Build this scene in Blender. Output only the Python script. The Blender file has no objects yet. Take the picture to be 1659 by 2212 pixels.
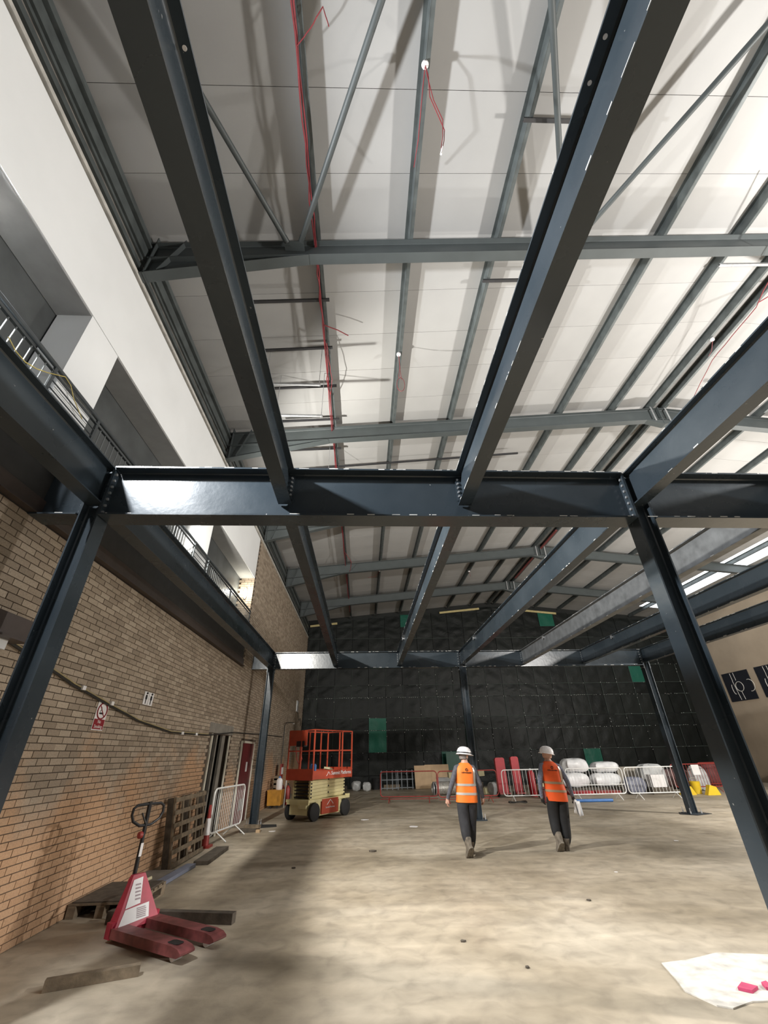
import bpy, math, random
from mathutils import Vector, Matrix, Euler
random.seed(7)
S = bpy.context.scene
COL = S.collection
R = math.radians

# ------------------------------------------------------------------ camera
W_PX, H_PX, F_PX = 1659, 2212, 887.53
yaw, pitch, roll = R(3.1141), R(30.45), R(-1.2095)
fw = Vector((math.sin(yaw)*math.cos(pitch), math.cos(yaw)*math.cos(pitch), math.sin(pitch)))
rt = Vector((math.cos(yaw), -math.sin(yaw), 0)); up = rt.cross(fw)
rt2 = rt*math.cos(roll) + up*math.sin(roll); up2 = -rt*math.sin(roll) + up*math.cos(roll)
cam = bpy.data.cameras.new('camera'); cam_o = bpy.data.objects.new('camera', cam); COL.objects.link(cam_o)
cam.sensor_fit = 'HORIZONTAL'; cam.sensor_width = 36.0; cam.lens = F_PX/W_PX*36.0; cam.clip_start = .02; cam.clip_end = 300
EYE = Vector((0, 0, 1.7))
M = Matrix.Identity(4)
for i in range(3):
    M[i][0], M[i][1], M[i][2], M[i][3] = rt2[i], up2[i], -fw[i], EYE[i]
cam_o.matrix_world = M
S.camera = cam_o

# ------------------------------------------------------------------ world, lights, exposure
w = bpy.data.worlds.new('world'); S.world = w; w.use_nodes = True
w.node_tree.nodes['Background'].inputs[0].default_value = (.62, .70, .80, 1)
w.node_tree.nodes['Background'].inputs[1].default_value = .09
S.view_settings.view_transform = 'Standard'; S.view_settings.look = 'None'
S.view_settings.gamma = 1; S.view_settings.exposure = 0.35; S.view_settings.use_curve_mapping = False

def lamp(name, loc, energy, color, radius, spot=None, aim=None, blend=.5):
    l = bpy.data.lights.new(name, 'SPOT' if spot else 'POINT')
    l.energy = energy; l.color = color; l.shadow_soft_size = radius
    o = bpy.data.objects.new(name, l); COL.objects.link(o); o.location = loc
    if spot:
        l.spot_size = R(spot); l.spot_blend = blend
        o.rotation_euler = (Vector(aim)-Vector(loc)).to_track_quat('-Z', 'Y').to_euler()
    return o
# site lamp standing in the balcony recess (near bay), a second one on the rail behind the front girder,
LAMP_RIGHT = (10.4, 1.8, 5.9)        # and a floodlight on a mast to the right of the frame
lamp('light_near', (-3.96, 2.15, 6.42), 2800, (.96, .98, 1.0), .14, spot=148, aim=(6.0, 1.5, 2.6), blend=.5)
lamp('light_near_spill', (-4.02, 2.25, 6.60), 1.6, (1.0, .97, .90), .08)
lamp('light_mid', (-3.52, 6.55, 5.85), 2300, (1.0, .97, .90), .07, spot=150, aim=(6.5, 12.5, 5.2), blend=.5)
lamp('light_right', LAMP_RIGHT, 2800, (1.0, .965, .92), .22)
LAMP_FAR = (14.4, 10.8, 4.3)         # and another beyond it, also outside the frame
lamp('light_far', LAMP_FAR, 2300, (1.0, .96, .90), .18)
lamp('light_bulkhead', (-3.92, 13.12, 6.35), 26, (1.0, .95, .80), .06)

# ------------------------------------------------------------------ materials
MATS = {}
def nodes(name):
    m = bpy.data.materials.new(name); m.use_nodes = True
    nt = m.node_tree; b = nt.nodes['Principled BSDF']
    return m, nt, b
def N(nt, t, **kw):
    n = nt.nodes.new(t)
    for k, v in kw.items():
        if k.startswith('i_'):
            key = k[2:]
            n.inputs[int(key) if key.isdigit() else key].default_value = v
        else: setattr(n, k, v)
    return n
def ramp(nt, fac, stops):
    r = nt.nodes.new('ShaderNodeValToRGB'); e = r.color_ramp.elements
    while len(e) < len(stops): e.new(.5)
    for q, (p, c) in zip(e, stops):
        q.position = p; q.color = (*c, 1) if len(c) == 3 else c
    nt.links.new(fac, r.inputs[0]); return r
def mat(name, c, rough=.6, metal=0, var=.12, scale=6, spec=.5, bump=0, bscale=40, coat=0, emit=None, estr=0, alpha=None, trans=0):
    if name in MATS: return MATS[name]
    m, nt, b = nodes(name)
    b.inputs['Roughness'].default_value = rough; b.inputs['Metallic'].default_value = metal
    b.inputs['Specular IOR Level'].default_value = spec
    if coat: b.inputs['Coat Weight'].default_value = coat; b.inputs['Coat Roughness'].default_value = .15
    tc = N(nt, 'ShaderNodeTexCoord')
    if var:
        nz = N(nt, 'ShaderNodeTexNoise'); nz.inputs['Scale'].default_value = scale; nz.inputs['Detail'].default_value = 5
        nt.links.new(tc.outputs['Object'], nz.inputs['Vector'])
        lo = tuple(max(0, x*(1-var)) for x in c); hi = tuple(min(1, x*(1+var)) for x in c)
        r = ramp(nt, nz.outputs['Fac'], [(.3, lo), (.7, hi)])
        nt.links.new(r.outputs[0], b.inputs['Base Color'])
    else: b.inputs['Base Color'].default_value = (*c, 1)
    if bump:
        nb = N(nt, 'ShaderNodeTexNoise'); nb.inputs['Scale'].default_value = bscale; nb.inputs['Detail'].default_value = 4
        nt.links.new(tc.outputs['Object'], nb.inputs['Vector'])
        bp = N(nt, 'ShaderNodeBump'); bp.inputs['Strength'].default_value = bump; bp.inputs['Distance'].default_value = .01
        nt.links.new(nb.outputs['Fac'], bp.inputs['Height']); nt.links.new(bp.outputs[0], b.inputs['Normal'])
    if emit:
        b.inputs['Emission Color'].default_value = (*emit, 1); b.inputs['Emission Strength'].default_value = estr
    if trans: b.inputs['Transmission Weight'].default_value = trans
    if alpha is not None: b.inputs['Alpha'].default_value = alpha
    MATS[name] = m; return m

def steel_mat():
    m, nt, b = nodes('blue_grey_steel_paint')
    geo = N(nt, 'ShaderNodeNewGeometry')
    nz = N(nt, 'ShaderNodeTexNoise'); nz.inputs['Scale'].default_value = 1.3; nz.inputs['Detail'].default_value = 6
    nt.links.new(geo.outputs['Position'], nz.inputs['Vector'])
    r = ramp(nt, nz.outputs['Fac'], [(.3, (.026, .036, .045)), (.7, (.040, .052, .063))])
    sp = N(nt, 'ShaderNodeTexNoise'); sp.inputs['Scale'].default_value = 23; sp.inputs['Detail'].default_value = 2
    nt.links.new(geo.outputs['Position'], sp.inputs['Vector'])
    rs = ramp(nt, sp.outputs['Fac'], [(.76, (0, 0, 0)), (.80, (1, 1, 1))])
    mx = N(nt, 'ShaderNodeMixRGB'); mx.inputs[2].default_value = (.30, .30, .30, 1)
    nt.links.new(rs.outputs[0], mx.inputs[0]); nt.links.new(r.outputs[0], mx.inputs[1]); nt.links.new(mx.outputs[0], b.inputs['Base Color'])
    b.inputs['Specular IOR Level'].default_value = .5
    rr = ramp(nt, nz.outputs['Fac'], [(.3, (.22,)*3), (.7, (.32,)*3)]); nt.links.new(rr.outputs[0], b.inputs['Roughness'])
    nb = N(nt, 'ShaderNodeTexNoise'); nb.inputs['Scale'].default_value = 14; nt.links.new(geo.outputs['Position'], nb.inputs['Vector'])
    bp = N(nt, 'ShaderNodeBump'); bp.inputs['Strength'].default_value = .12; bp.inputs['Distance'].default_value = .01
    nt.links.new(nb.outputs['Fac'], bp.inputs['Height']); nt.links.new(bp.outputs[0], b.inputs['Normal'])
    MATS['steel'] = m; return m
STEEL = steel_mat()

def brick_mat():
    m, nt, b = nodes('brick_face'); L = nt.links
    geo = N(nt, 'ShaderNodeNewGeometry'); sx = N(nt, 'ShaderNodeSeparateXYZ'); L.new(geo.outputs['Position'], sx.inputs[0])
    def math_(op, a, bb=None):
        n = N(nt, 'ShaderNodeMath', operation=op)
        if hasattr(a, 'links'): L.new(a, n.inputs[0])
        else: n.inputs[0].default_value = a
        if bb is not None:
            if hasattr(bb, 'links'): L.new(bb, n.inputs[1])
            else: n.inputs[1].default_value = bb
        return n.outputs[0]
    course = math_('FLOOR', math_('DIVIDE', sx.outputs['Z'], .075))
    half = math_('MULTIPLY', math_('FLOORED_MODULO', course, 2.0), .5)
    idx = math_('FLOOR', math_('ADD', math_('DIVIDE', sx.outputs['Y'], .225), half))
    cv = N(nt, 'ShaderNodeCombineXYZ'); L.new(course, cv.inputs[0]); L.new(idx, cv.inputs[1])
    wn = N(nt, 'ShaderNodeTexWhiteNoise', noise_dimensions='3D'); L.new(cv.outputs[0], wn.inputs['Vector'])
    base = ramp(nt, wn.outputs['Value'], [(0, (.28, .225, .17)), (.5, (.36, .29, .22)), (1, (.43, .355, .275))])
    # ragged sandy orange tone, stronger towards the lower courses
    nz = N(nt, 'ShaderNodeTexNoise'); nz.inputs['Scale'].default_value = .9; nz.inputs['Detail'].default_value = 5; L.new(geo.outputs['Position'], nz.inputs['Vector'])
    hz = math_('ADD', math_('MULTIPLY', sx.outputs['Z'], -.30), math_('ADD', nz.outputs['Fac'], .12))
    mk = ramp(nt, hz, [(.10, (0, 0, 0)), (.30, (1, 1, 1))])
    mx = N(nt, 'ShaderNodeMixRGB'); mx.inputs[2].default_value = (.56, .33, .185, 1)
    f = math_('MULTIPLY', mk.outputs[0], .75); L.new(f, mx.inputs[0]); L.new(base.outputs[0], mx.inputs[1])
    fine = N(nt, 'ShaderNodeTexNoise'); fine.inputs['Scale'].default_value = 60; fine.inputs['Detail'].default_value = 3; L.new(geo.outputs['Position'], fine.inputs['Vector'])
    ov = N(nt, 'ShaderNodeMixRGB', blend_type='OVERLAY'); ov.inputs[0].default_value = .35
    L.new(mx.outputs[0], ov.inputs[1]); L.new(fine.outputs['Fac'], ov.inputs[2]); L.new(ov.outputs[0], b.inputs['Base Color'])
    b.inputs['Roughness'].default_value = .85; b.inputs['Specular IOR Level'].default_value = .25
    bp = N(nt, 'ShaderNodeBump'); bp.inputs['Strength'].default_value = .4; bp.inputs['Distance'].default_value = .004
    L.new(fine.outputs['Fac'], bp.inputs['Height']); L.new(bp.outputs[0], b.inputs['Normal'])
    return m
BRICK = brick_mat()

def floor_mat():
    m, nt, b = nodes('dusty_concrete'); L = nt.links
    geo = N(nt, 'ShaderNodeNewGeometry')
    def nz(sc, det, dist=0, vec=None):
        n = N(nt, 'ShaderNodeTexNoise'); n.inputs['Scale'].default_value = sc; n.inputs['Detail'].default_value = det; n.inputs['Distortion'].default_value = dist
        L.new(vec or geo.outputs['Position'], n.inputs['Vector']); return n.outputs['Fac']
    a = ramp(nt, nz(.55, 6, .6), [(.30, (.285, .238, .172)), (.5, (.40, .342, .26)), (.72, (.50, .44, .35))])
    mp = N(nt, 'ShaderNodeMapping'); mp.inputs['Rotation'].default_value = (0, 0, R(24)); mp.inputs['Scale'].default_value = (.35, 1.7, 1)
    L.new(geo.outputs['Position'], mp.inputs['Vector'])
    s = ramp(nt, nz(1.6, 6, .4, mp.outputs[0]), [(.35, (.80,)*3), (.65, (1.08,)*3)])
    mx = N(nt, 'ShaderNodeMixRGB', blend_type='MULTIPLY'); mx.inputs[0].default_value = .8
    L.new(a.outputs[0], mx.inputs[1]); L.new(s.outputs[0], mx.inputs[2])
    g = ramp(nt, nz(4.5, 10, .5), [(.3, (.74,)*3), (.5, (1.0,)*3), (.7, (1.18,)*3)])
    m2 = N(nt, 'ShaderNodeMixRGB', blend_type='MULTIPLY'); m2.inputs[0].default_value = .8
    L.new(mx.outputs[0], m2.inputs[1]); L.new(g.outputs[0], m2.inputs[2]); L.new(m2.outputs[0], b.inputs['Base Color'])
    rr = ramp(nt, nz(1.1, 5), [(.3, (.42,)*3), (.7, (.68,)*3)]); L.new(rr.outputs[0], b.inputs['Roughness'])
    b.inputs['Specular IOR Level'].default_value = .35
    bp = N(nt, 'ShaderNodeBump'); bp.inputs['Strength'].default_value = .25; bp.inputs['Distance'].default_value = .006
    L.new(nz(22, 5), bp.inputs['Height']); L.new(bp.outputs[0], b.inputs['Normal'])
    return m
FLOOR = floor_mat()

def sheet_mat(name, dark, light, rough=.42):
    m, nt, b = nodes(name); L = nt.links
    oi = N(nt, 'ShaderNodeObjectInfo'); tc = N(nt, 'ShaderNodeTexCoord')
    r = ramp(nt, oi.outputs['Random'], [(0, dark), (1, light)]); L.new(r.outputs[0], b.inputs['Base Color'])
    b.inputs['Roughness'].default_value = rough; b.inputs['Specular IOR Level'].default_value = .24
    wv = N(nt, 'ShaderNodeTexNoise'); wv.inputs['Scale'].default_value = 2.4; wv.inputs['Detail'].default_value = 4; wv.inputs['Distortion'].default_value = 1.5
    ad = N(nt, 'ShaderNodeVectorMath', operation='ADD'); L.new(tc.outputs['Object'], ad.inputs[0]); L.new(oi.outputs['Location'], ad.inputs[1])
    L.new(ad.outputs[0], wv.inputs['Vector'])
    bp = N(nt, 'ShaderNodeBump'); bp.inputs['Strength'].default_value = .35; bp.inputs['Distance'].default_value = .05
    L.new(wv.outputs['Fac'], bp.inputs['Height']); L.new(bp.outputs[0], b.inputs['Normal'])
    MATS[name] = m; return m
SHEET = sheet_mat('black_green_sheeting', (.0045, .006, .0055), (.012, .0145, .013), .5)
GREEN = sheet_mat('bright_green_sheeting', (.010, .085, .058), (.018, .120, .080))

M_ROOF = mat('white_roof_liner', (.35, .348, .342), .62, var=.06, scale=.8)
M_RAFT = mat('grey_rafter_paint', (.060, .070, .071), .55, var=.12, scale=2)
M_PURL = mat('galvanised_purlin', (.085, .098, .098), .5, metal=.2, var=.25, scale=5)
M_WHITE = mat('white_plaster', (.86, .87, .87), .7, var=.03, scale=1.2)
M_SOFFIT = mat('grey_soffit', (.30, .30, .295), .8, var=.06)
M_POLY = mat('dark_polythene', (.075, .080, .080), .38, var=.25, scale=2.2, bump=.8, bscale=2.5)
M_MORTAR = mat('dark_mortar', (.10, .075, .055), .95, var=.15)
M_TAN = mat('tan_painted_wall', (.36, .285, .205), .85, var=.10, scale=.9)
M_BLACK = mat('black_paint', (.012, .012, .014), .45, var=.2)
M_RUBBER = mat('black_rubber', (.02, .02, .021), .8, var=.2)
M_WOOD = mat('weathered_timber', (.20, .155, .105), .85, var=.35, scale=9, bump=.3)
M_WOODD = mat('dark_damp_timber', (.085, .070, .054), .85, var=.35, scale=9, bump=.3)
M_PLY = mat('plywood_sheet', (.50, .35, .21), .7, var=.12, scale=3)
M_GALV = mat('galvanised_bar', (.48, .49, .50), .38, metal=.6, var=.12, scale=12)
M_PALE = mat('pale_barrier_paint', (.75, .75, .73), .45, var=.08)
M_REDPAINT = mat('red_paint', (.30, .036, .030), .45, var=.2, scale=5)
M_ORANGE = mat('lift_orange_red', (.47, .070, .032), .42, var=.12, scale=4)
M_CREAM = mat('lift_cream', (.74, .66, .36), .5, var=.08, scale=4)
M_TRUCK = mat('pallet_truck_red', (.40, .030, .060), .4, var=.22, scale=7)
M_FORK = mat('worn_fork_red', (.20, .055, .055), .5, var=.35, scale=10)
M_LABEL = mat('white_label', (.82, .80, .80), .5, var=.04)
M_REDSIGN = mat('dark_red_print', (.26, .012, .020), .5, var=0)
M_BLKPRINT = mat('black_print', (.015, .015, .016), .5, var=0)
M_DOOR = mat('maroon_door', (.165, .022, .024), .4, var=.15)
M_FRAME = mat('cream_frame', (.70, .66, .55), .6, var=.06)
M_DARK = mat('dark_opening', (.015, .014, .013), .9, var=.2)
M_CABLE = mat('red_cable', (.21, .026, .032), .5, var=.15)
M_CABLEY = mat('yellow_cable', (.55, .43, .13), .5, var=.1)
M_CABLEB = mat('black_cable', (.02, .018, .016), .5, var=.1)
M_YELLOW = mat('yellow_plastic', (.80, .55, .03), .45, var=.08)
M_AMBER = mat('amber_plastic', (.55, .26, .03), .45, var=.2)
M_WPLAST = mat('white_wrap', (.78, .79, .80), .35, var=.10, scale=5, bump=1.0, bscale=7)
M_GREYP = mat('grey_polythene', (.50, .51, .51), .3, var=.2, scale=5, bump=.6, bscale=6)
M_CARD = mat('insulation_cream', (.62, .57, .36), .8, var=.1)
M_BLUE = mat('blue_plastic', (.05, .16, .42), .45, var=.15)
M_SKIN = mat('skin', (.52, .30, .22), .55, var=.05)
M_JACKET = mat('grey_jacket', (.085, .085, .10), .85, var=.3, scale=20)
M_JACKETB = mat('blue_grey_check_shirt', (.17, .19, .26), .85, var=.45, scale=45)
M_TROUS = mat('charcoal_trousers', (.030, .030, .034), .85, var=.25, scale=10)
M_TROUSB = mat('black_trousers', (.012, .012, .013), .85, var=.25, scale=10)
M_BOOT = mat('muddy_boots', (.17, .145, .115), .85, var=.4, scale=14)
M_HIVIS = mat('orange_hi_vis', (.95, .20, .022), .6, var=.06, scale=8, bump=.3, bscale=9)
M_HIVISR_SHADED = mat('shaded_red_orange_hi_vis', (.85, .105, .014), .6, var=.06, scale=8, bump=.3, bscale=9)  # red-orange vest, its shading put into the darker colour
M_REFL = mat('grey_reflective_tape', (.42, .40, .37), .35, var=.06)
M_REFLB = mat('tan_reflective_tape', (.34, .235, .15), .4, var=.06)
M_HELMET = mat('white_helmet', (.80, .78, .80), .32, var=.03)
M_HAIR = mat('grey_hair', (.20, .18, .17), .9, var=.3, scale=40)
M_GLOW = mat('lamp_glass', (1, 1, 1), .4, var=0, emit=(1, .96, .88), estr=3)
M_SKYL = mat('translucent_rooflight', (.85, .9, .95), .5, var=0, emit=(.86, .93, 1.0), estr=3.0)
M_FLOORPALE = mat('white_dust_sheet', (.58, .55, .50), .8, var=.30, scale=7, bump=.5, bscale=6)
M_PINK = mat('pink_rag', (.50, .06, .14), .8, var=.2)
M_CONC = mat('grey_concrete', (.23, .21, .18), .85, var=.2, scale=5, bump=.3)
M_DUCT = mat('silver_foil_duct', (.42, .40, .37), .4, metal=.4, var=.3, scale=14)
M_REDPAD = mat('red_padding', (.36, .012, .020), .5, var=.15, scale=4)

# ------------------------------------------------------------------ mesh helpers
class MB:
    def __init__(s): s.v = []; s.f = []; s.mi = []
    def add(s, vs, fs, mi=0):
        o = len(s.v); s.v += [tuple(x) for x in vs]; s.f += [tuple(i+o for i in q) for q in fs]; s.mi += [mi]*len(fs); return s
    def box(s, c, d, rot=None, mi=0, taper=None):
        hx, hy, hz = d[0]/2, d[1]/2, d[2]/2; vs = []
        for z in (-1, 1):
            t = taper if (taper and z > 0) else 1
            for x, y in ((-1, -1), (1, -1), (1, 1), (-1, 1)): vs.append(Vector((x*hx*t, y*hy*t, z*hz)))
        if rot is not None:
            q = rot if isinstance(rot, Matrix) else Euler(rot).to_matrix()
            vs = [q @ v for v in vs]
        c = Vector(c)
        return s.add([v+c for v in vs], [(3, 2, 1, 0), (4, 5, 6, 7), (0, 1, 5, 4), (1, 2, 6, 5), (2, 3, 7, 6), (3, 0, 4, 7)], mi)
    def prism(s, pts, a, axis, mi=0):
        """pts: 2D outline; extruded along axis index from a[0] to a[1]"""
        n = len(pts); vs = []
        for t in a:
            for (p, q) in pts:
                vs.append({0: (t, p, q), 1: (p, t, q), 2: (p, q, t)}[axis])
        fs = [tuple(range(n-1, -1, -1)), tuple(range(n, 2*n))] + [(i, (i+1) % n, n+(i+1) % n, n+i) for i in range(n)]
        return s.add(vs, fs, mi)
    def tube(s, pts, r, n=8, cap=True, mi=0, closed=False):
        pts = [Vector(p) for p in pts]; m = len(pts); base = []
        rad = r if isinstance(r, (list, tuple)) else [r]*m
        prev = None; vs = []
        for i, p in enumerate(pts):
            if closed: t = pts[(i+1) % m]-pts[i-1]
            else: t = (pts[min(i+1, m-1)]-pts[max(i-1, 0)])
            if t.length < 1e-9: t = Vector((0, 0, 1))
            t.normalize()
            if prev is None:
                a = Vector((0, 0, 1)) if abs(t.z) < .9 else Vector((1, 0, 0))
                x = t.cross(a).normalized()
            else:
                x = prev - t*prev.dot(t)
                x = x.normalized() if x.length > 1e-6 else t.orthogonal().normalized()
            prev = x; y = t.cross(x)
            for k in range(n):
                an = 2*math.pi*k/n; vs.append(p + x*math.cos(an)*rad[i] + y*math.sin(an)*rad[i])
        fs = []
        for i in range(m if closed else m-1):
            j = (i+1) % m
            for k in range(n): fs.append((i*n+k, i*n+(k+1) % n, j*n+(k+1) % n, j*n+k))
        if cap and not closed: fs += [tuple(range(n-1, -1, -1)), tuple(range((m-1)*n, m*n))]
        return s.add(vs, fs, mi)
    def lathe(s, prof, n=20, c=(0, 0, 0), rot=None, mi=0, sx=1, sy=1):
        vs = []; c = Vector(c)
        q = (rot if isinstance(rot, Matrix) else Euler(rot).to_matrix()) if rot is not None else None
        for (r, z) in prof:
            for k in range(n):
                a = 2*math.pi*k/n; v = Vector((r*math.cos(a)*sx, r*math.sin(a)*sy, z))
                vs.append((q @ v if q else v)+c)
        fs = []
        for i in range(len(prof)-1):
            for k in range(n): fs.append((i*n+k, i*n+(k+1) % n, (i+1)*n+(k+1) % n, (i+1)*n+k))
        fs += [tuple(range(n-1, -1, -1)), tuple(range((len(prof)-1)*n, len(prof)*n))]
        return s.add(vs, fs, mi)
    def bar(s, p0, p1, b, h, upv=(0, 0, 1), mi=0):
        p0 = Vector(p0); p1 = Vector(p1); t = (p1-p0).normalized(); u = Vector(upv); x = t.cross(u)
        x = x.normalized() if x.length > 1e-6 else t.orthogonal().normalized(); u = x.cross(t)
        vs = [p+x*i*b/2+u*j*h/2 for p in (p0, p1) for (i, j) in ((-1, -1), (1, -1), (1, 1), (-1, 1))]
        return s.add(vs, [(3, 2, 1, 0), (4, 5, 6, 7), (0, 1, 5, 4), (1, 2, 6, 5), (2, 3, 7, 6), (3, 0, 4, 7)], mi)
    def isec(s, p0, p1, h, b, tw, tf, upv=(0, 0, 1), root=.012):
        """I section swept from p0 to p1 (centre line), web in the plane of upv, with root fillets"""
        p0 = Vector(p0); p1 = Vector(p1); t = (p1-p0).normalized(); u = Vector(upv); x = t.cross(u).normalized(); u = x.cross(t)
        H, B, T = h/2, b/2, tw/2; k = root
        o = [(-B, -H), (B, -H), (B, -H+tf), (T+k, -H+tf), (T, -H+tf+k), (T, H-tf-k), (T+k, H-tf), (B, H-tf), (B, H), (-B, H), (-B, H-tf), (-T-k, H-tf), (-T, H-tf-k), (-T, -H+tf+k), (-T-k, -H+tf), (-B, -H+tf)]
        n = len(o); vs = [p+x*i+u*j for p in (p0, p1) for (i, j) in o]
        fs = [(i, (i+1) % n, n+(i+1) % n, n+i) for i in range(n)] + [tuple(range(n-1, -1, -1)), tuple(range(n, 2*n))]
        return s.add(vs, fs)
    def mesh(s, name, mats):
        me = bpy.data.meshes.new(name); me.from_pydata(s.v, [], s.f); me.update()
        if not isinstance(mats, (list, tuple)): mats = [mats]
        for m in mats: me.materials.append(m)
        if len(mats) > 1: me.polygons.foreach_set('material_index', s.mi)
        return me
    def build(s, name, mats, parent=None, smooth=False, stuff=False, label=None):
        me = s.mesh(name, mats)
        if smooth: me.polygons.foreach_set('use_smooth', [True]*len(me.polygons)); me.set_sharp_from_angle(angle=R(40))
        o = bpy.data.objects.new(name, me); COL.objects.link(o)
        if parent is not None: o.parent = parent
        if stuff: o['kind'] = 'stuff'
        if label: o['label'] = label
        return o
def tag(o, label, cat, group=None):
    o['label'] = label; o['category'] = cat
    if group: o['group'] = group
    return o
def thing(name, label, cat, loc=(0, 0, 0), rz=0, group=None):
    o = bpy.data.objects.new(name, None); COL.objects.link(o); o.empty_display_size = .1
    o.location = loc; o.rotation_euler = (0, 0, rz); return tag(o, label, cat, group)
def struct(name, mb, m, smooth=False):
    o = mb.build(name, m, smooth=smooth); o['kind'] = 'structure'; return o
def inst(name, me, parent, loc=(0, 0, 0), rot=None, scale=None):
    o = bpy.data.objects.new(name, me); COL.objects.link(o); o.parent = parent; o.location = loc
    if rot is not None: o.rotation_euler = rot
    if scale is not None: o.scale = scale
    return o
def text_mesh(name, body, size, m, parent, matrix, extrude=.001, align='CENTER'):
    cu = bpy.data.curves.new('t', 'FONT'); cu.body = body; cu.size = size; cu.extrude = extrude; cu.align_x = align; cu.align_y = 'CENTER'; cu.resolution_u = 2
    to = bpy.data.objects.new('t', cu); COL.objects.link(to); bpy.context.view_layer.update()
    me = bpy.data.meshes.new_from_object(to.evaluated_get(bpy.context.evaluated_depsgraph_get()))
    bpy.data.objects.remove(to); me.name = name; me.materials.clear(); me.materials.append(m)
    o = bpy.data.objects.new(name, me); COL.objects.link(o); o.parent = parent; o.matrix_local = matrix; return o
def to_px(p):
    v = Vector(p)-EYE; d = v.dot(fw)
    if d <= .05: return None
    return (W_PX/2+F_PX*v.dot(rt2)/d, H_PX/2-F_PX*v.dot(up2)/d, d)
def ordinal(i): return ['first', 'second', 'third', 'fourth', 'fifth', 'sixth', 'seventh', 'eighth', 'ninth', 'tenth', 'eleventh', 'twelfth', 'thirteenth', 'fourteenth', 'fifteenth', 'sixteenth'][i]

XW = -3.7              # face of the left brick wall
XR = 21.38             # right wall
YB = 27.9              # sheeted back wall
RIDGE = 8.84
Y0 = -6.0
def zr(x):             # underside of the roof liner
    return 9.916+.099*x if x <= RIDGE else 9.916+.099*(2*RIDGE-x)

# ------------------------------------------------------------------ floor, roof, walls
struct('floor', MB().box(((XW+XR)/2, (Y0+YB)/2, -.1), (XR-XW+1, YB-Y0+1, .2)), FLOOR)

# roof: liner panels one metre wide, eave to ridge on each side, hung under a plain deck
deck = MB()
for a, b in ((XW-.6, RIDGE), (RIDGE, XR+.3)):
    deck.add([(a, Y0, zr(a)+.06), (b, Y0, zr(b)+.06), (b, YB+.4, zr(b)+.06), (a, YB+.4, zr(a)+.06), (a, Y0, zr(a)+.16), (b, Y0, zr(b)+.16), (b, YB+.4, zr(b)+.16), (a, YB+.4, zr(a)+.16)],
             [(3, 2, 1, 0), (4, 5, 6, 7), (0, 1, 5, 4), (1, 2, 6, 5), (2, 3, 7, 6), (3, 0, 4, 7)])
ceiling = struct('ceiling', deck, M_ROOF)
def panel_mesh(a, b, wid):
    p = MB(); ya, yb = .003, wid-.003; n = 3
    za, zb = zr(a), zr(b)
    p.add([(a, ya, za), (b, ya, zb), (b, yb, zb), (a, yb, za), (a, ya, za+.05), (b, ya, zb+.05), (b, yb, zb+.05), (a, yb, za+.05)],
          [(3, 2, 1, 0), (4, 5, 6, 7), (0, 1, 5, 4), (1, 2, 6, 5), (2, 3, 7, 6), (3, 0, 4, 7)])
    return p.mesh('roof_panel', M_ROOF)
SKY_A, SKY_B = 18.3, 19.7
pl, pr, pr2 = panel_mesh(XW-.5, RIDGE-.02, 1.0), panel_mesh(RIDGE+.02, SKY_A, 1.0), panel_mesh(SKY_B, XR+.2, 1.0)
sky = panel_mesh(SKY_A+.01, SKY_B-.01, 1.0); sky.materials.clear(); sky.materials.append(M_SKYL); sky.name = 'rooflight_panel'
for k in range(int(Y0), 28):
    inst('roof_panel', pl, ceiling, (0, k, 0)); inst('roof_panel', pr, ceiling, (0, k, 0)); inst('roof_panel', pr2, ceiling, (0, k, 0))
    if 10 <= k <= 25: inst('rooflight_panel', sky, ceiling, (0, k, 0))
    else:
        pass
solid = panel_mesh(SKY_A+.01, SKY_B-.01, 1.0)
for k in list(range(int(Y0), 10))+[26, 27]: inst('roof_panel', solid, ceiling, (0, k, 0))

# left brick wall ------------------------------------------------------------
D1 = (11.60, 13.15, 2.20); D2 = (14.55, 16.20, 2.09)
BY1 = 13.30            # balcony recess ends here and full-height brick begins
wl = MB()
def wall_strip(y0, y1, z0, z1, x0=XW-.30, x1=XW-.012): wl.box(((x0+x1)/2, (y0+y1)/2, (z0+z1)/2), (x1-x0, y1-y0, z1-z0))
wall_strip(Y0, D1[0], 0, 4.06); wall_strip(D1[0], D1[1], D1[2], 4.06); wall_strip(D1[1], D2[0], 0, 4.06); wall_strip(D2[0], D2[1], D2[2], 4.06); wall_strip(D2[1], YB, 0, 4.06)
wall_strip(BY1+.012, YB, 4.06, 8.40)
wl.box((XW-.55, BY1+.16, 6.2), (.62, .29, 4.3))
wall_left = struct('wall_left', wl, M_MORTAR)
bl, bh, bt = .215, .065, .03
bm = MB(); bm.add([(0, 0, 0), (0, bl, 0), (0, bl, bh), (0, 0, bh), (-bt, 0, 0), (-bt, bl, 0), (-bt, bl, bh), (-bt, 0, bh)],
                  [(0, 1, 2, 3), (0, 4, 5, 1), (1, 5, 6, 2), (2, 6, 7, 3), (3, 7, 4, 0)])
brick_me = bm.mesh('brick', BRICK)
cells = []
for c in range(0, 112):
    z = c*.075+.005; off = -(c % 2)*.1125
    y = math.floor(2.7/.225)*.225+off+.005
    while y < YB-.05:
        if z+bh > 4.06 and y < BY1-.002: y += .225; continue
        ok = True
        for (a, b, t) in (D1, D2):
            if y+bl > a-.05 and y < b+.05 and z < t+.03: ok = False
        if ok: cells.append((y, z))
        y += .225
scored = []
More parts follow.
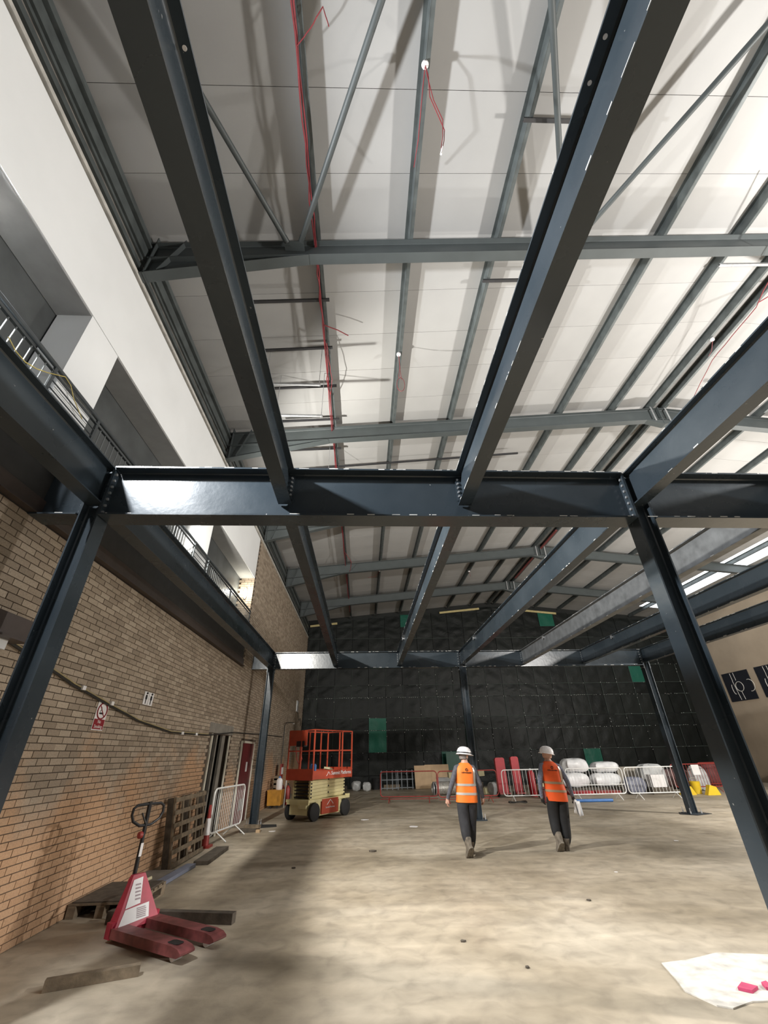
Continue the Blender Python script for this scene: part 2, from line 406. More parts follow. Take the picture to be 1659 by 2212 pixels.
for (y, z) in cells:
    q = to_px((XW, y+.11, z+.03)); s = 0
    if q and -15 < q[0] < 1659 and 0 < q[1] < 2212:
        hid = (z < 2.9 and y < 4.7)
        s = 0 if hid else 1/(q[2]**2) * max(.05, (Vector((XW, y, z))-EYE).normalized().dot(Vector((-1, 0, 0))))
    scored.append((s, y, z))
scored.sort(reverse=True)
rest = MB(); rnd = random.Random(3)
for i, (s, y, z) in enumerate(scored):
    dx = rnd.uniform(-.0025, .0025)
    if i < 300: inst('brick', brick_me, wall_left, (XW+dx, y, z))
    else: rest.add([(v[0]+XW+dx, v[1]+y, v[2]+z) for v in bm.v], bm.f)
# brick return that closes the balcony recess
for c in range(60, 112):
    z = c*.075+.005
    for k in range(3):
        x0 = -4.24+k*.225+(c % 2)*.1125; x1 = min(x0+.215, XW+.0)
        if x1-x0 > .04: rest.box(((x0+x1)/2, BY1, z+bh/2), (x1-x0, .03, bh))
rest.build('bricks_beyond', BRICK, wall_left, stuff=True)

# trims: channel that carries the balcony, slab edge, fascia, piers, recess ---
t1 = struct('trim_1', MB().box((XW+.02, (Y0+BY1)/2, 4.165), (.05, BY1-Y0, .20)).box((XW+.045, (Y0+BY1)/2, 4.07), (.10, BY1-Y0, .014)), mat('dark_brown_channel', (.06, .045, .038), .6))
struct('trim_2', MB().box((XW-.25, (Y0+BY1)/2, 4.45), (.5, BY1-Y0, .36)), mat('dark_slab_edge', (.05, .048, .046), .8))
struct('wall_balcony', MB().box((-4.23, (Y0+BY1)/2, 5.75), (.08, BY1-Y0, 2.35)), M_POLY)
fb = MB().box((XW-.27, (Y0+BY1)/2, 7.63), (.54, BY1-Y0, 1.46))
struct('wall_fascia', fb, M_WHITE)
struct('trim_3', MB().box((XW-.25, (Y0+BY1)/2, 6.893), (.46, BY1-Y0, .012)), M_SOFFIT)
for n, (a, b) in enumerate(((3.62, 4.28), (8.30, 9.02))):
    struct('wall_pier_%d' % (n+1), MB().box((XW-.232, (a+b)/2, 5.76), (.462, b-a, 2.26)), M_WHITE)
struct('trim_4', MB().box((XW-.02, (Y0+YB)/2, 8.44), (.09, YB-Y0, .07)), mat('pale_ledge', (.52, .50, .46), .8, var=.2, scale=8))
struct('wall_eave', MB().box((XW-.20, (Y0+YB)/2, 8.95), (.30, YB-Y0, 1.1)), mat('rusty_grey_cladding', (.16, .145, .13), .8, var=.35, scale=6))
ev = MB()
for z, h, d in ((8.66, .10, .05), (8.86, .06, .035), (9.02, .20, .06), (9.20, .05, .10), (9.36, .12, .04)): ev.box((XW-.05+d/2, (Y0+YB)/2, z), (d, YB-Y0, h))
struct('trim_5', ev, M_PURL)

# doors in the brick wall
d1 = MB(); fx = XW-.10
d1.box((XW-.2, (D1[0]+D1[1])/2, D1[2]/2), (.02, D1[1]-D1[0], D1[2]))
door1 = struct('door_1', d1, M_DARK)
MB().box((XW+.005, D1[0]+.035, D1[2]/2), (.03, .07, D1[2])).box((XW+.005, D1[1]-.035, D1[2]/2), (.03, .07, D1[2])).build('door_frame', M_FRAME, door1)
MB().box((XW-.08, D1[0]+.62, D1[2]/2), (.06, .10, D1[2])).build('door_edge', M_CONC, door1)
MB().box((XW-.08, D1[0]+1.18, D1[2]/2), (.06, .26, D1[2])).build('door_leaf', M_CONC, door1)
MB().box((XW-.015, (D1[0]+D1[1])/2, D1[2]+.13), (.05, D1[1]-D1[0]+.5, .22)).build('lintel', M_CONC, door1)
door2 = struct('door_2', MB().box((XW-.03, (D2[0]+D2[1])/2, D2[2]/2), (.05, D2[1]-D2[0], D2[2])), M_DOOR)
f2 = MB()
for y in (D2[0]+.02, D2[1]-.02): f2.box((XW+.005, y, D2[2]/2), (.05, .07, D2[2]))
f2.box((XW+.005, (D2[0]+D2[1])/2, D2[2]), (.05, D2[1]-D2[0], .06)); f2.build('door_frame', M_FRAME, door2)
MB().box((XW+.0, D2[0]+.95, 1.42), (.012, .18, .26)).build('notice', M_LABEL, door2)
MB().box((XW+.0, D2[0]+.85, .45), (.012, .55, .28)).build('kick_plate', M_GALV, door2)

# right wall ------------------------------------------------------------------
struct('wall_right', MB().box((XR+.15, (Y0+YB)/2, 4.75), (.3, YB-Y0, 9.5)), M_TAN)
# back wall: sheeting panels tied to scaffold tubes
wall_back = struct('wall_back', MB().prism([(XW-.4, 0), (XR, 0), (XR, zr(XR)), (RIDGE, zr(RIDGE)), (XW-.4, zr(XW))], (YB+.06, YB+.3), 1), mat('black_backing', (.012, .014, .013), .8))
rows = [0, .62, 1.75, 2.90, 3.57, 4.70, 5.40, 6.50, 7.20, 8.30, 9.05, 10.05, 10.8]
cols = [XW+.01, -2.89]
while cols[-1]+1.07 < XR: cols.append(cols[-1]+1.07)
cols.append(XR-.02)
def sheet_variants(n, seed):
    out = []; rn = random.Random(seed)
    for q in range(n):
        p = MB(); g = 8; ph = [rn.uniform(0, 6.28) for _ in range(6)]; dirn = rn.choice((-1, 1, 1))
        vs = []
        for j in range(g+1):
            for i in range(g+1):
                u, v = i/g, j/g; edge = min(u, 1-u, v, 1-v)*2; edge = min(1, edge*2.2)
                bul = -.014*math.sin(math.pi*u)*math.sin(math.pi*v)
                d = (u*dirn+(1-v))*6+ph[0]
                wr = .016*math.sin(d)*edge*math.exp(-((u-.5)**2+(v-.6)**2)*1.5)+.008*math.sin(11*u+ph[1])*edge+.007*math.sin(9*v+ph[2]+3*u)*edge
                vs.append((u, bul+wr, v))
        fs = [(j*(g+1)+i, j*(g+1)+i+1, (j+1)*(g+1)+i+1, (j+1)*(g+1)+i) for j in range(g) for i in range(g)]
        p.add(vs, fs); out.append(p)
    return out
dark_v = [p.mesh('sheet_panel', SHEET) for p in sheet_variants(7, 11)]
green_v = [p.mesh('green_sheet_panel', GREEN) for p in sheet_variants(2, 5)]
for mm in dark_v+green_v: mm.polygons.foreach_set('use_smooth', [True]*len(mm.polygons))
GREEN_CELLS = set()
for gx, gz in ((.8, 2.2), (.8, 3.2), (5.3, .3), (5.3, 1.1), (13.0, 9.6), (2.6, 9.7), (17.6, 6.0), (13.9, 1.2)):
    ci = max(i for i in range(len(cols)-1) if cols[i] <= gx); ri = max(i for i in range(len(rows)-1) if rows[i] <= gz); GREEN_CELLS.add((ci, ri))
rn = random.Random(21)
for ci in range(len(cols)-1):
    for ri in range(len(rows)-1):
        x0, x1 = cols[ci], cols[ci+1]; z0, z1 = rows[ri], rows[ri+1]
        ztop = min(zr(x0), zr(x1))-.25
        if z0 > ztop-.15 or x1-x0 < .1: continue
        z1 = min(z1, ztop); g = (ci, ri) in GREEN_CELLS
        if g: sh = .035
        else: sh = rn.uniform(0, .03)
        inst('green_sheet_panel' if g else 'sheet_panel', rn.choice(green_v if g else dark_v), wall_back, (x0+.012, YB-sh, z0+.012), rot=(0, rn.uniform(-.008, .008), 0), scale=(x1-x0-.024, 1, z1-z0-.024))
# seams of eyelets and pale cord along some of the joints
ey = MB(); rn = random.Random(9)
for z in rows[2:9]:
    for x in [XW+.3+.13*i for i in range(190)]:
        if rn.random() < (.45 if z in (4.70, 2.90, 6.50) else .10): ey.box((x, YB-.06, z+rn.uniform(-.015, .015)), (.022, .01, .022))
for x in cols[1:-1]:
    for z in [.3+.19*i for i in range(40)]:
        if rn.random() < .13: ey.box((x+rn.uniform(-.01, .01), YB-.06, z), (.022, .01, .03))
ey.build('eyelets', M_PALE, wall_back, stuff=True)
cord = MB(); rn = random.Random(4)
for z in rows[2:10]:
    x = XW+.1
    while x < XR-1.2:
        if rn.random() < .88: cord.tube([(x, YB-.05, z), (x+.53, YB-.05, z+rn.uniform(-.012, .012)), (x+1.05, YB-.05, z)], .011, 4)
        x += 1.07
for x in cols[1:-1]:
    for i in range(2, 8):
        if rn.random() < .70: cord.tube([(x, YB-.05, rows[i]), (x+.01, YB-.05, rows[i+1])], .010, 4)
cord.build('lacing_cords', mat('grey_cord', (.075, .095, .084), .8), wall_back, stuff=True)
M_BATT = mat('pale_yellow_timber', (.50, .42, .20), .7)
for (a, b) in ((XW+.1, -1.8), (5.2, 8.0), (10.6, 13.4)): MB().bar((a, YB-.1, zr(a)-.42), (b, YB-.1, zr(b)-.42), .05, .13).build('timber_batten', M_BATT, wall_back)

# ------------------------------------------------------------------ new steel frame
GX = [-3.07+2.1333*k for k in range(7)]      # beam lines; columns on lines 0, 3 and 6
G1Y, G2Y = 4.186, 14.555
TOP = 4.70
hexp = [(math.cos(k*math.pi/3), math.sin(k*math.pi/3)) for k in range(6)]
def bolts(mb, pts, axis, r=.016, l=.02):
    for (x, y, z) in pts:
        if axis == 0: mb.prism([(y+r*a, z+r*b) for a, b in hexp], (x-l/2, x+l/2), 0)
        elif axis == 1: mb.prism([(x+r*a, z+r*b) for a, b in hexp], (y-l/2, y+l/2), 1)
        else: mb.prism([(x+r*a, y+r*b) for a, b in hexp], (z-l/2, z+l/2), 2)
def column(x, y, label, top=TOP+.0):
    t = thing('steel_column', label, 'column', (x, y, 0))
    MB().isec((0, 0, .03), (0, 0, top), .206, .21, .012, .016, upv=(1, 0, 0)).build('shaft', STEEL, t)
    MB().box((0, 0, .016), (.42, .42, .03)).build('base_plate', STEEL, t)
    b = MB(); bolts(b, [(sx*.165, sy*.165, .05) for sx in (-1, 1) for sy in (-1, 1)], 2, .02, .06)
    for sx in (-1, 1):
        for sy in (-1, 1): b.tube([(sx*.165, sy*.165, .02), (sx*.165, sy*.165, .16)], .009, 6)
    b.build('bolts', M_GALV, t, stuff=True)
    c = MB()
    for s in (-1, 1): c.box((s*.11, 0, top-.33), (.012, .21, .62))
    c.build('end_plate', STEEL, t)
    b = MB(); bolts(b, [(s*.125, q*.07, top-.09-.085*k) for s in (-1, 1) for q in (-1, 1) for k in range(7)], 0)
    b.build('bolts', M_GALV, t, stuff=True)
    return t
column(GX[0], G1Y, 'near dark steel column leaning over the brick wall at left edge')
column(GX[3], G1Y, 'near dark steel column crossing the right side to the frame edge')
column(GX[6], G1Y, 'near dark steel column outside the frame on the right')
column(GX[0], G2Y, 'far steel column standing beside the red door and brick wall')
column(GX[3], G2Y, 'far steel column standing behind the left worker')
column(GX[6], G2Y, 'far steel column standing behind the white barriers at right')
# rough black patches laid flat round two of the bases
for x, y, lab in ((GX[0]+.18, G2Y-.05, 'black flat patch round the foot of the far column beside the red door'), (GX[6], G2Y, 'black flat patch round the foot of the far column at right')):
    tag(MB().prism([(x-.42, y-.05), (x-.1, y-.36), (x+.5, y-.12), (x+.42, y+.3), (x-.2, y+.34)], (.001, .012), 2).build('base_patch', M_RUBBER), lab, 'pad')

def girder(y, h, b, tf, label):
    t = thing('steel_girder', label, 'girder', (0, y, 0))
    zc = TOP-h/2
    for a, bb in ((XW+.0, GX[0]-.118), (GX[0]+.118, GX[3]-.118), (GX[3]+.118, GX[6]-.118)):
        MB().isec((a, 0, zc), (bb, 0, zc), h, b, .014, tf).build('section', STEEL, t)
    return t
girder(G1Y, .66, .254, .021, 'front dark steel girder running across the whole picture')
girder(G2Y, .53, .210, .016, 'far steel girder in front of the black sheeting')

BEAM_H, BEAM_B = .455, .153
lab_near = ['dark edge beam overhead along the balcony, in front of the front girder', 'dark overhead beam left of centre, in front of the front girder', 'overhead beam with pale blue web right of centre, in front of the front girder', 'blue-grey overhead beam at right edge, landing on the near right column', 'overhead beam outside the frame at right, before the front girder']
lab_far = ['dark edge beam along the brick wall behind the front girder', 'far beam left of centre behind the front girder, second from the brick wall', 'far beam with pale web behind the front girder, third from the brick wall', 'far blue-grey beam landing on the centre far column', 'far mottled grey beam right of the centre far column', 'far blue-grey beam second from the right', 'far rightmost beam landing on the right far column']
zc = TOP-BEAM_H/2
def beam(x, y0, y1, label, near, colline):
    t = thing('steel_beam', label, 'beam', (x, 0, 0))
    if colline: w0, w1 = (y0+.02, y1-.022)
    else: w0, w1 = (y0+.02, y1-.022)
    bb = .19 if x < -3 else BEAM_B
    hh = .50 if x < -3 else BEAM_H
    MB().isec((0, w0, TOP-hh/2), (0, w1, TOP-hh/2), hh, bb, .010, .015).build('section', mat('mottled_grey_primer', (.115, .122, .128), .5, var=.3, scale=5) if 'mottled' in label else STEEL, t)
    for (yy, s) in ((w1, 1), (w0, -1)):
        if near and s < 0: continue
        MB().box((0, yy+s*.006, zc+.01), (.16, .012, .34)).build('end_plate', STEEL, t)
        b = MB(); bolts(b, [(q*.055, yy-s*.008, zc+.14-.06*k) for q in (-1, 1) for k in range(5)], 1, .014, .018)
        b.build('bolts', M_GALV, t, stuff=True)
    return t
for k in range(5):
    t = beam(GX[k], -6.0, G1Y-.007, lab_near[k], True, k in (0, 3))
    if k in (1, 2):   # pale discs painting in the bright roof seen through open bolt holes
        c = MB(); pts = [(.045, .62)] if k == 1 else [(-.045, .50), (-.045, .66)]
        for (x, y) in pts: c.lathe([(.011, 0), (.011, .004)], 12, (x, y, TOP-.0205))
        c.build('bright_hole_discs', M_LABEL, t, stuff=True)
    else: pass
for k in range(7):
    t = beam(GX[k], G1Y+.007, G2Y-.007, lab_far[k], False, k in (0, 3, 6))
    # small clip tab under the top flange on the left of each web, near the far end
    MB().box((-.035, G2Y-2.1, TOP-.045), (.05, .05, .06)).box((-.055, G2Y-2.1, TOP-.08), (.008, .05, .05)).build('clip', M_GALV, t)
# worn paint: pale marks on flange edges; girder-top strips paint a lit edge
M_CHIP_LIT = mat('scuffed_metal_and_lit_edge', (.55, .55, .53), .6, var=.2)
def scuffs_and_lit_edge(parent, x0, x1, y, z, dens, seed, along=0, h=.012):
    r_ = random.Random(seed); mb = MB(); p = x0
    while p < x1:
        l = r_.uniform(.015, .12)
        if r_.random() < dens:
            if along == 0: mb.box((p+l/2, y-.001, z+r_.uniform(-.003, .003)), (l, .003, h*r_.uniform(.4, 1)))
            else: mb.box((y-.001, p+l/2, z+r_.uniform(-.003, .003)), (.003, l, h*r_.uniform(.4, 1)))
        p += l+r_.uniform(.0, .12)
    if mb.v: mb.build('scuffs_and_edge_light', M_CHIP_LIT, parent, stuff=True)
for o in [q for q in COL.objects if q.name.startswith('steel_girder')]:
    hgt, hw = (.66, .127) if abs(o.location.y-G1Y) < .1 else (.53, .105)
    scuffs_and_lit_edge(o, GX[0]+.13, GX[6], -hw, TOP-.006, .65, 1); scuffs_and_lit_edge(o, XW+.05, GX[6], -hw, TOP-hgt+.016, .38, 2)  # upper strips paint light along the girder's top edge, lower ones are chips
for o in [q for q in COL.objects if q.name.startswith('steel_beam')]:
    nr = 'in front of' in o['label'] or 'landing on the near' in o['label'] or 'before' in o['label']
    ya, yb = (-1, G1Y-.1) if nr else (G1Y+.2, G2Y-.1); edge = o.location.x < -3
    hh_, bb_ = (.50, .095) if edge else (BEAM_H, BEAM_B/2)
    if o.location.x > 0: scuffs_and_lit_edge(o, ya, yb, -bb_, TOP-hh_+.008, .22, int(o.location.x*10)+9, along=1); scuffs_and_lit_edge(o, ya, yb, -bb_, TOP-.006, .30, int(o.location.x*10)+5, along=1, h=.008)
    else: scuffs_and_lit_edge(o, ya, yb, -bb_, TOP-hh_+.008, .30, 33, along=1, h=.008)

# ------------------------------------------------------------------ roof frame
RAFT_Y = [-.85, 4.0, 8.85, 13.7, 18.5, 23.4]
near_lab = ['roof rafter outside the frame overhead behind the camera', 'nearest grey roof rafter crossing the top of the picture', 'second grey roof rafter just above the front girder', 'third grey roof rafter largely hidden by the front girder', 'fourth grey roof rafter seen below the front girder', 'farthest grey roof rafter before the black sheeting']
for i, y in enumerate(RAFT_Y):
    t = thing('roof_rafter', near_lab[i], 'rafter', (0, y, 0))
    h = .45
    def zc_(x): return zr(x)-.205-h/2
    n = Vector((-.099, 0, 1)).normalized()
    MB().isec((XW+.02, 0, zc_(XW+.02)), (RIDGE-.01, 0, zc_(RIDGE-.01)), h, .18, .012, .015, upv=n).build('left_member', M_RAFT, t)
    n2 = Vector((.099, 0, 1)).normalized()
    MB().isec((RIDGE+.01, 0, zc_(RIDGE+.01)), (XR, 0, zc_(XR)), h, .18, .012, .015, upv=n2).build('right_member', M_RAFT, t)
    hx = -1.0; za = 8.46; zb = zr(hx)-.655; zt = zr(XW)-.655
    hb = MB().prism([(XW+.02, za), (hx, zb), (XW+.02, zt)], (-.008, .008), 1)
    hb.bar((XW+.02, 0, za), (hx, 0, zb), .18, .016)
    hb.build('haunch', M_RAFT, t)
    MB().box((XW+.09, 0, 8.98), (.016, .18, 1.05)).box((XW+.42, 0, 9.02), (.012, .17, .95), rot=(0, R(18), 0)).build('stiffener', M_RAFT, t)
    MB().box((RIDGE, 0, zr(RIDGE)-.50), (.03, .20, .62)).prism([(RIDGE-.5, zr(RIDGE)-.70), (RIDGE, zr(RIDGE)-.86), (RIDGE+.5, zr(RIDGE)-.70)], (-.09, .09), 1).build('apex_plate', M_RAFT, t)
    for x in (RIDGE-.22, RIDGE+.22): MB().box((x, -.10, zr(RIDGE)-.45), (.045, .012, .55)).build('hanger_strap', M_GALV, t)
PX = [-2.55, -.89, .77, 2.43, 4.09, 5.75, 7.41, 8.62, 9.06, 10.27, 11.93, 13.59, 15.25, 16.91, 18.57, 20.23]
def purlin(x, i):
    z = zr(x); s = 1 if x < RIDGE else -1
    m = MB(); ya, yb = -3.0, YB-.1; w_, d, t_ = .06, .20, .010
    an = math.atan(.099)*(-s)
    q = Matrix.Rotation(an, 3, 'Y')
    def bx(cx, cz, sx, sz): 
        v = q @ Vector((cx, 0, cz)); m.box((x+v.x, (ya+yb)/2, z+v.z), (sx, yb-ya, sz), rot=q)
    bx(0, -d/2, t_, d); bx(-w_/2, -t_/2, w_, t_); bx(w_/2, -d+t_/2, w_, t_); bx(w_-t_/2, -d+.02, t_, .03)
    lab = '%s grey roof purlin counted from the balcony wall' % ordinal(i)
    tag(m.build('roof_purlin', M_PURL), lab, 'purlin')
for i, x in enumerate(PX): purlin(x, i)

def roofpt(x, y, off): return (x, y, zr(x)+off)
def brace(p0, p1, label, r=.045):
    t = thing('bracing_tube', label, 'tube', (0, 0, 0))
    MB().tube([p0, p1], r, 12).build('tube', M_RAFT, t, smooth=True)
    d = (Vector(p1)-Vector(p0)).normalized()
    e = MB()
    for p, s in ((Vector(p0), -1), (Vector(p1), 1)):
        MB().bar(p-d*s*.10, p+d*s*.10, .10, .012).build('end_cleat', M_RAFT, t)
    b = MB(); q = Vector(p1)+d*.06; bolts(b, [(q.x+.02, q.y, q.z-.012), (q.x-.02, q.y, q.z-.012)], 2, .014, .02); b.build('bolts', M_RAFT, t, stuff=True)
N1 = (-1.30, 3.80); 
brace(roofpt(-3.45, -.70, -.38), roofpt(-1.38, 3.84, -.38), 'roof bracing tube running up left from the nearest rafter')
brace(roofpt(1.05, -.70, -.38), roofpt(-1.14, 3.84, -.38), 'roof bracing tube leaning right beside the red cable')
brace(roofpt(1.40, -.70, -.38), roofpt(3.66, 3.84, -.38), 'roof bracing tube partly behind the pale-webbed beam')
brace(roofpt(6.40, -.70, -.38), roofpt(3.96, 3.84, -.38), 'roof bracing tube at upper right corner')
MB_g = MB().box((-1.26, 3.90, zr(-1.26)-.40), (.34, .16, .014))
tag(MB_g.build('gusset_plate', M_RAFT), 'small gusset plate joining two bracing tubes on the nearest rafter', 'plate')

# services under the roof: channel lengths, wires, cables, ceiling roses
M_CHAN = mat('dark_channel', (.030, .030, .032), .5, var=.2)
def chan(p0, p1, label, m=M_CHAN, b=.045):
    mb = MB().bar(p0, p1, b, .012); v = Vector(p1)-Vector(p0); t = v.normalized(); x = t.cross(Vector((0, 0, 1))).normalized()
    for s in (-1, 1): mb.bar(Vector(p0)+x*s*b/2+Vector((0, 0, .018)), Vector(p1)+x*s*b/2+Vector((0, 0, .018)), .008, .045)
    return tag(mb.build('support_channel', m), label, 'channel')
rods = [((-2.28, 5.02), (-.74, 5.02), 'nearest'), ((-2.28, 6.16), (-.75, 6.15), 'second nearest'), ((-2.28, 7.26), (-.72, 7.27), 'third nearest'), ((-2.27, 8.42), (-.71, 8.45), 'fourth nearest'), ((-2.2, 9.65), (-.72, 9.70), 'farthest')]
for a, b, w_ in rods: chan(roofpt(*a, -.235), roofpt(*b, -.235), '%s of the short dark support channels under the roof left of the red cable' % w_)
chan(roofpt(-3.0, 10.62, -.24), roofpt(5.05, 10.53, -.24), 'long thin dark support channel under the roof just above the front girder')
chan(roofpt(2.36, 2.25, -.235), roofpt(4.15, 2.27, -.235), 'dark support channel behind the pale-webbed beam, near the top')
chan(roofpt(2.36, 4.71, -.235), roofpt(4.15, 4.72, -.235), 'dark support channel behind the pale-webbed beam, below the nearest rafter')
chan(roofpt(7.42, 4.50, -.235), roofpt(8.7, 4.51, -.235), 'pale support channel under the ridge at the right edge', M_GALV)
def trapeze(x0, x1, y, z, label):
    t = thing('trapeze_hanger', label, 'hanger', (0, 0, 0))
    mb = MB().bar((x0, y, z), (x1, y, z), .042, .010)
    for s in (-1, 1): mb.bar((x0, y+s*.02, z+.016), (x1, y+s*.02, z+.016), .006, .036)
    for k in range(int((x1-x0)/.10)): mb.box((x0+.06+.10*k, y, z-.007), (.045, .018, .004))
    mb.build('channel_bar', M_GALV, t)
    for x, lo in ((x0+.03, .22), (x1-.03, .03)):
        MB().tube([(x, y, z-lo), (x, y, zr(x)-.01)], .007, 6).build('threaded_rod', M_GALV, t)
trapeze(-2.20, -.98, 6.35, 8.62, 'upper galvanised trapeze hanger behind the left overhead beam')
trapeze(-2.08, -.98, 7.05, 8.38, 'lower galvanised trapeze hanger just above the front girder')
tag(MB().tube([(-1.05, 9.6, zr(-1.05)+.02), (-1.04, 9.6, 7.2)], .005, 5).build('hanging_wire', M_GALV), 'thin pale wire hanging down to the front girder', 'wire')
rn = random.Random(5)
def wig(pts, n, amp, sag=0):
    out = []
    for i in range(len(pts)-1):
        a, b = Vector(pts[i]), Vector(pts[i+1])
        for k in range(n):
            f = k/n; p = a.lerp(b, f); out.append(p+Vector((rn.uniform(-amp, amp), 0, -sag*4*f*(1-f)+rn.uniform(-amp, amp)*.4)))
    out.append(Vector(pts[-1])); return out
t = thing('red_cable_run', 'red cable bundle running along a purlin left of centre', 'cable', (0, 0, 0))
cpts = [roofpt(-.90, y, -.255) for y in (-1.0, 1.2, 2.8, 4.2, 5.0, 6.75, 7.5, 10.3, 14, 18, 22, 26)]
MB().tube(wig(cpts, 6, .012), .013, 6).build('cable', M_CABLE, t, smooth=True)
MB().tube(wig([(x-.025, y, z-.01) for x, y, z in cpts], 6, .02, .02), .011, 6).build('cable', M_CABLE, t, smooth=True)
MB().tube(wig([roofpt(-.87, 6.0, -.26), roofpt(-.80, 6.9, -.40), roofpt(-.90, 7.6, -.26)], 8, .006, .03), .008, 6).build('loose_loop', M_CABLE, t, smooth=True)
MB().tube([roofpt(-.88, 5.55, -.27), roofpt(-.60, 5.66, -.30), roofpt(-.38, 5.78, -.33)], .012, 6).build('stub_end', M_CABLE, t)
MB().tube(wig([roofpt(-.90, 1.55, -.28), roofpt(-.72, 1.40, -.30), roofpt(-.55, 1.22, -.30), roofpt(-.48, 1.35, -.45)], 4, .004), .007, 6).build('loose_tail', M_CABLE, t)
MB().tube(wig([roofpt(-.86, 17.0, -.27), roofpt(-.6, 17.6, -.5), roofpt(-.7, 18.6, -.6), roofpt(-.88, 19.4, -.27)], 6, .02), .012, 6).build('loose_loop', M_CABLE, t)
def rose(x, y, loops, label):
    t = thing('cable_rose', label, 'junction box', roofpt(x, y, -.21))
    MB().lathe([(.045, 0), (.05, -.02), (.045, -.05), (.02, -.06)], 16).build('cover', M_LABEL, t, smooth=True)
    for lp in loops: MB().tube(lp, .006, 6).build('cable', M_CABLE, t, smooth=True)
    return t
L1_ = [(0, 0, -.05), (.03, .04, -.30), (.05, .18, -.55), (.16, .30, -.75), (.24, .38, -1.0), (.22, .42, -1.22), (.19, .44, -1.38)]
L2_ = [(0, 0, -.05), (.02, .05, -.32), (.10, .2, -.60), (.22, .32, -.85), (.21, .40, -1.12), (.17, .44, -1.40)]
L3_ = [(0, 0, -.05), (-.02, .2, -.2), (-.03, .7, -.32), (-.04, 1.1, -.12)]
tr = rose(.78, 1.70, [L1_, L2_, L3_], 'white ceiling rose with a long drooping red cable, top centre')
MB().tube([(.19, .44, -1.36), (.175, .45, -1.46), (.16, .46, -1.52)], .014, 6).build('bare_ends', M_LABEL, tr)
lp = [(0, 0, -.05), (.02, .1, -.35), (-.01, .15, -.62)]+[(.03+.09*math.sin(a), .15, -.86+.22*math.cos(a)) for a in [k*.52 for k in range(13)]]
rose(.77, 6.40, [lp, [(0, 0, -.05), (.03, .12, -.4), (.05, .15, -.70)]], 'white ceiling rose with a looped red cable above the front girder')
rose(8.72, 6.35, [[(0, 0, -.05), (.06, .2, -.2), (.02, .3, -.28)]], 'white ceiling rose by the ridge at right')
rose(.77, 19.6, [[(0, 0, -.05), (-.2, .3, -.22), (-.6, .5, -.2)]], 'small white ceiling rose on a purlin beyond the front girder, left of centre')
rose(5.75, 20.9, [[(0, 0, -.05), (.1, .2, -.25)]], 'small white ceiling rose on a purlin beyond the front girder, right of centre')
def disc_light(x, y, z, label):
    t = thing('hanging_sensor', label, 'sensor', (x, y, z))
    MB().lathe([(.01, .05), (.05, .03), (.06, 0), (.02, -.02)], 14).build('disc', M_LABEL, t, smooth=True)
    MB().tube([(0, 0, .04), (0, 0, zr(x)-z-.01)], .004, 5).build('wire', M_GALV, t)
disc_light(10.5, 8.3, 9.6, 'white disc hanging on a wire beyond the right overhead beam')
tag(MB().tube(wig([roofpt(7.2, 2.9, -.22), roofpt(7.9, 3.9, -.9), roofpt(8.35, 5.0, -.95), roofpt(8.7, 6.6, -.7), roofpt(9.2, 8.6, -.9)], 6, .012), .010, 6).build('red_cable', M_CABLE, smooth=True), 'red cable slanting across the ridge at right edge', 'cable')
tag(MB().tube(wig([roofpt(8.3, 4.9, -.95), roofpt(9.1, 4.6, -.6), roofpt(10.0, 4.3, -.3)], 4, .01), .010, 6).build('red_cable', M_CABLE, smooth=True), 'short red branch cable by the ridge at right edge', 'cable')
red_ridge = MB().box((RIDGE+.05, 19.5, zr(RIDGE)-.30), (.10, 6, .05)); tag(red_ridge.build('cable_tray', mat('dull_red_tray', (.13, .03, .028), .6)), 'dull red tray along the ridge beyond the front girder', 'tray')

# ------------------------------------------------------------------ balcony rail, lamps
t = thing('balcony_railing', 'dark grey metal railing along the balcony', 'railing', (XW+.035, 0, 4.64))
M_RAIL = mat('dark_rail_paint', (.055, .062, .066), .4, var=.15)
MB().tube([(0, .5, 1.09), (0, BY1-.1, 1.09)], .028, 10).build('handrail', M_RAIL, t, smooth=True)
MB().bar((0, .5, 1.00), (0, BY1-.1, 1.00), .035, .012).build('upper_rail', M_RAIL, t)
MB().bar((0, .5, .10), (0, BY1-.1, .10), .04, .012).build('lower_rail', M_RAIL, t)
bal = MB().tube([(0, 0, .10), (0, 0, 1.0)], .008, 6).mesh('baluster', mat('baluster_paint', (.16, .17, .17), .45))
y = .6
while y < BY1-.2:
    if not (3.56 < y < 4.30 or 8.26 < y < 9.05): inst('baluster', bal, t, (0, y, 0))
    y += .115
wires = []
for (a, b) in ((3.50, 4.36), (8.20, 9.10)):
    for z in (.70, .80, .90):
        MB().tube([(.0, a, z), (.0, b, z)], .009, 6).build('infill_bar', M_RAIL, t)
        MB().tube([(.03, a, z-.03), (.03, b, z-.03)], .004, 6).build('infill_wire', M_RAIL, t)
for y in (2.0, 3.5, 4.4, 6.3, 8.2, 9.1, 11.0, BY1-.12):
    MB().box((0, y, .55), (.03, .045, 1.1)).build('post', M_RAIL, t)
tag(MB().tube([(XW+.07, 2.86, 5.42), (XW+.08, 2.98, 5.36), (XW+.08, 3.12, 5.36), (XW+.08, 3.26, 5.42), (XW+.07, 3.40, 5.52), (XW+.07, 3.62, 5.70), (XW+.07, 3.74, 5.68), (XW+.07, 3.86, 5.58), (XW+.07, 4.1, 5.47)], .006, 6).build('festoon_cable', M_CABLEY, smooth=True), 'yellow site cable looped on the balcony railing', 'cable')
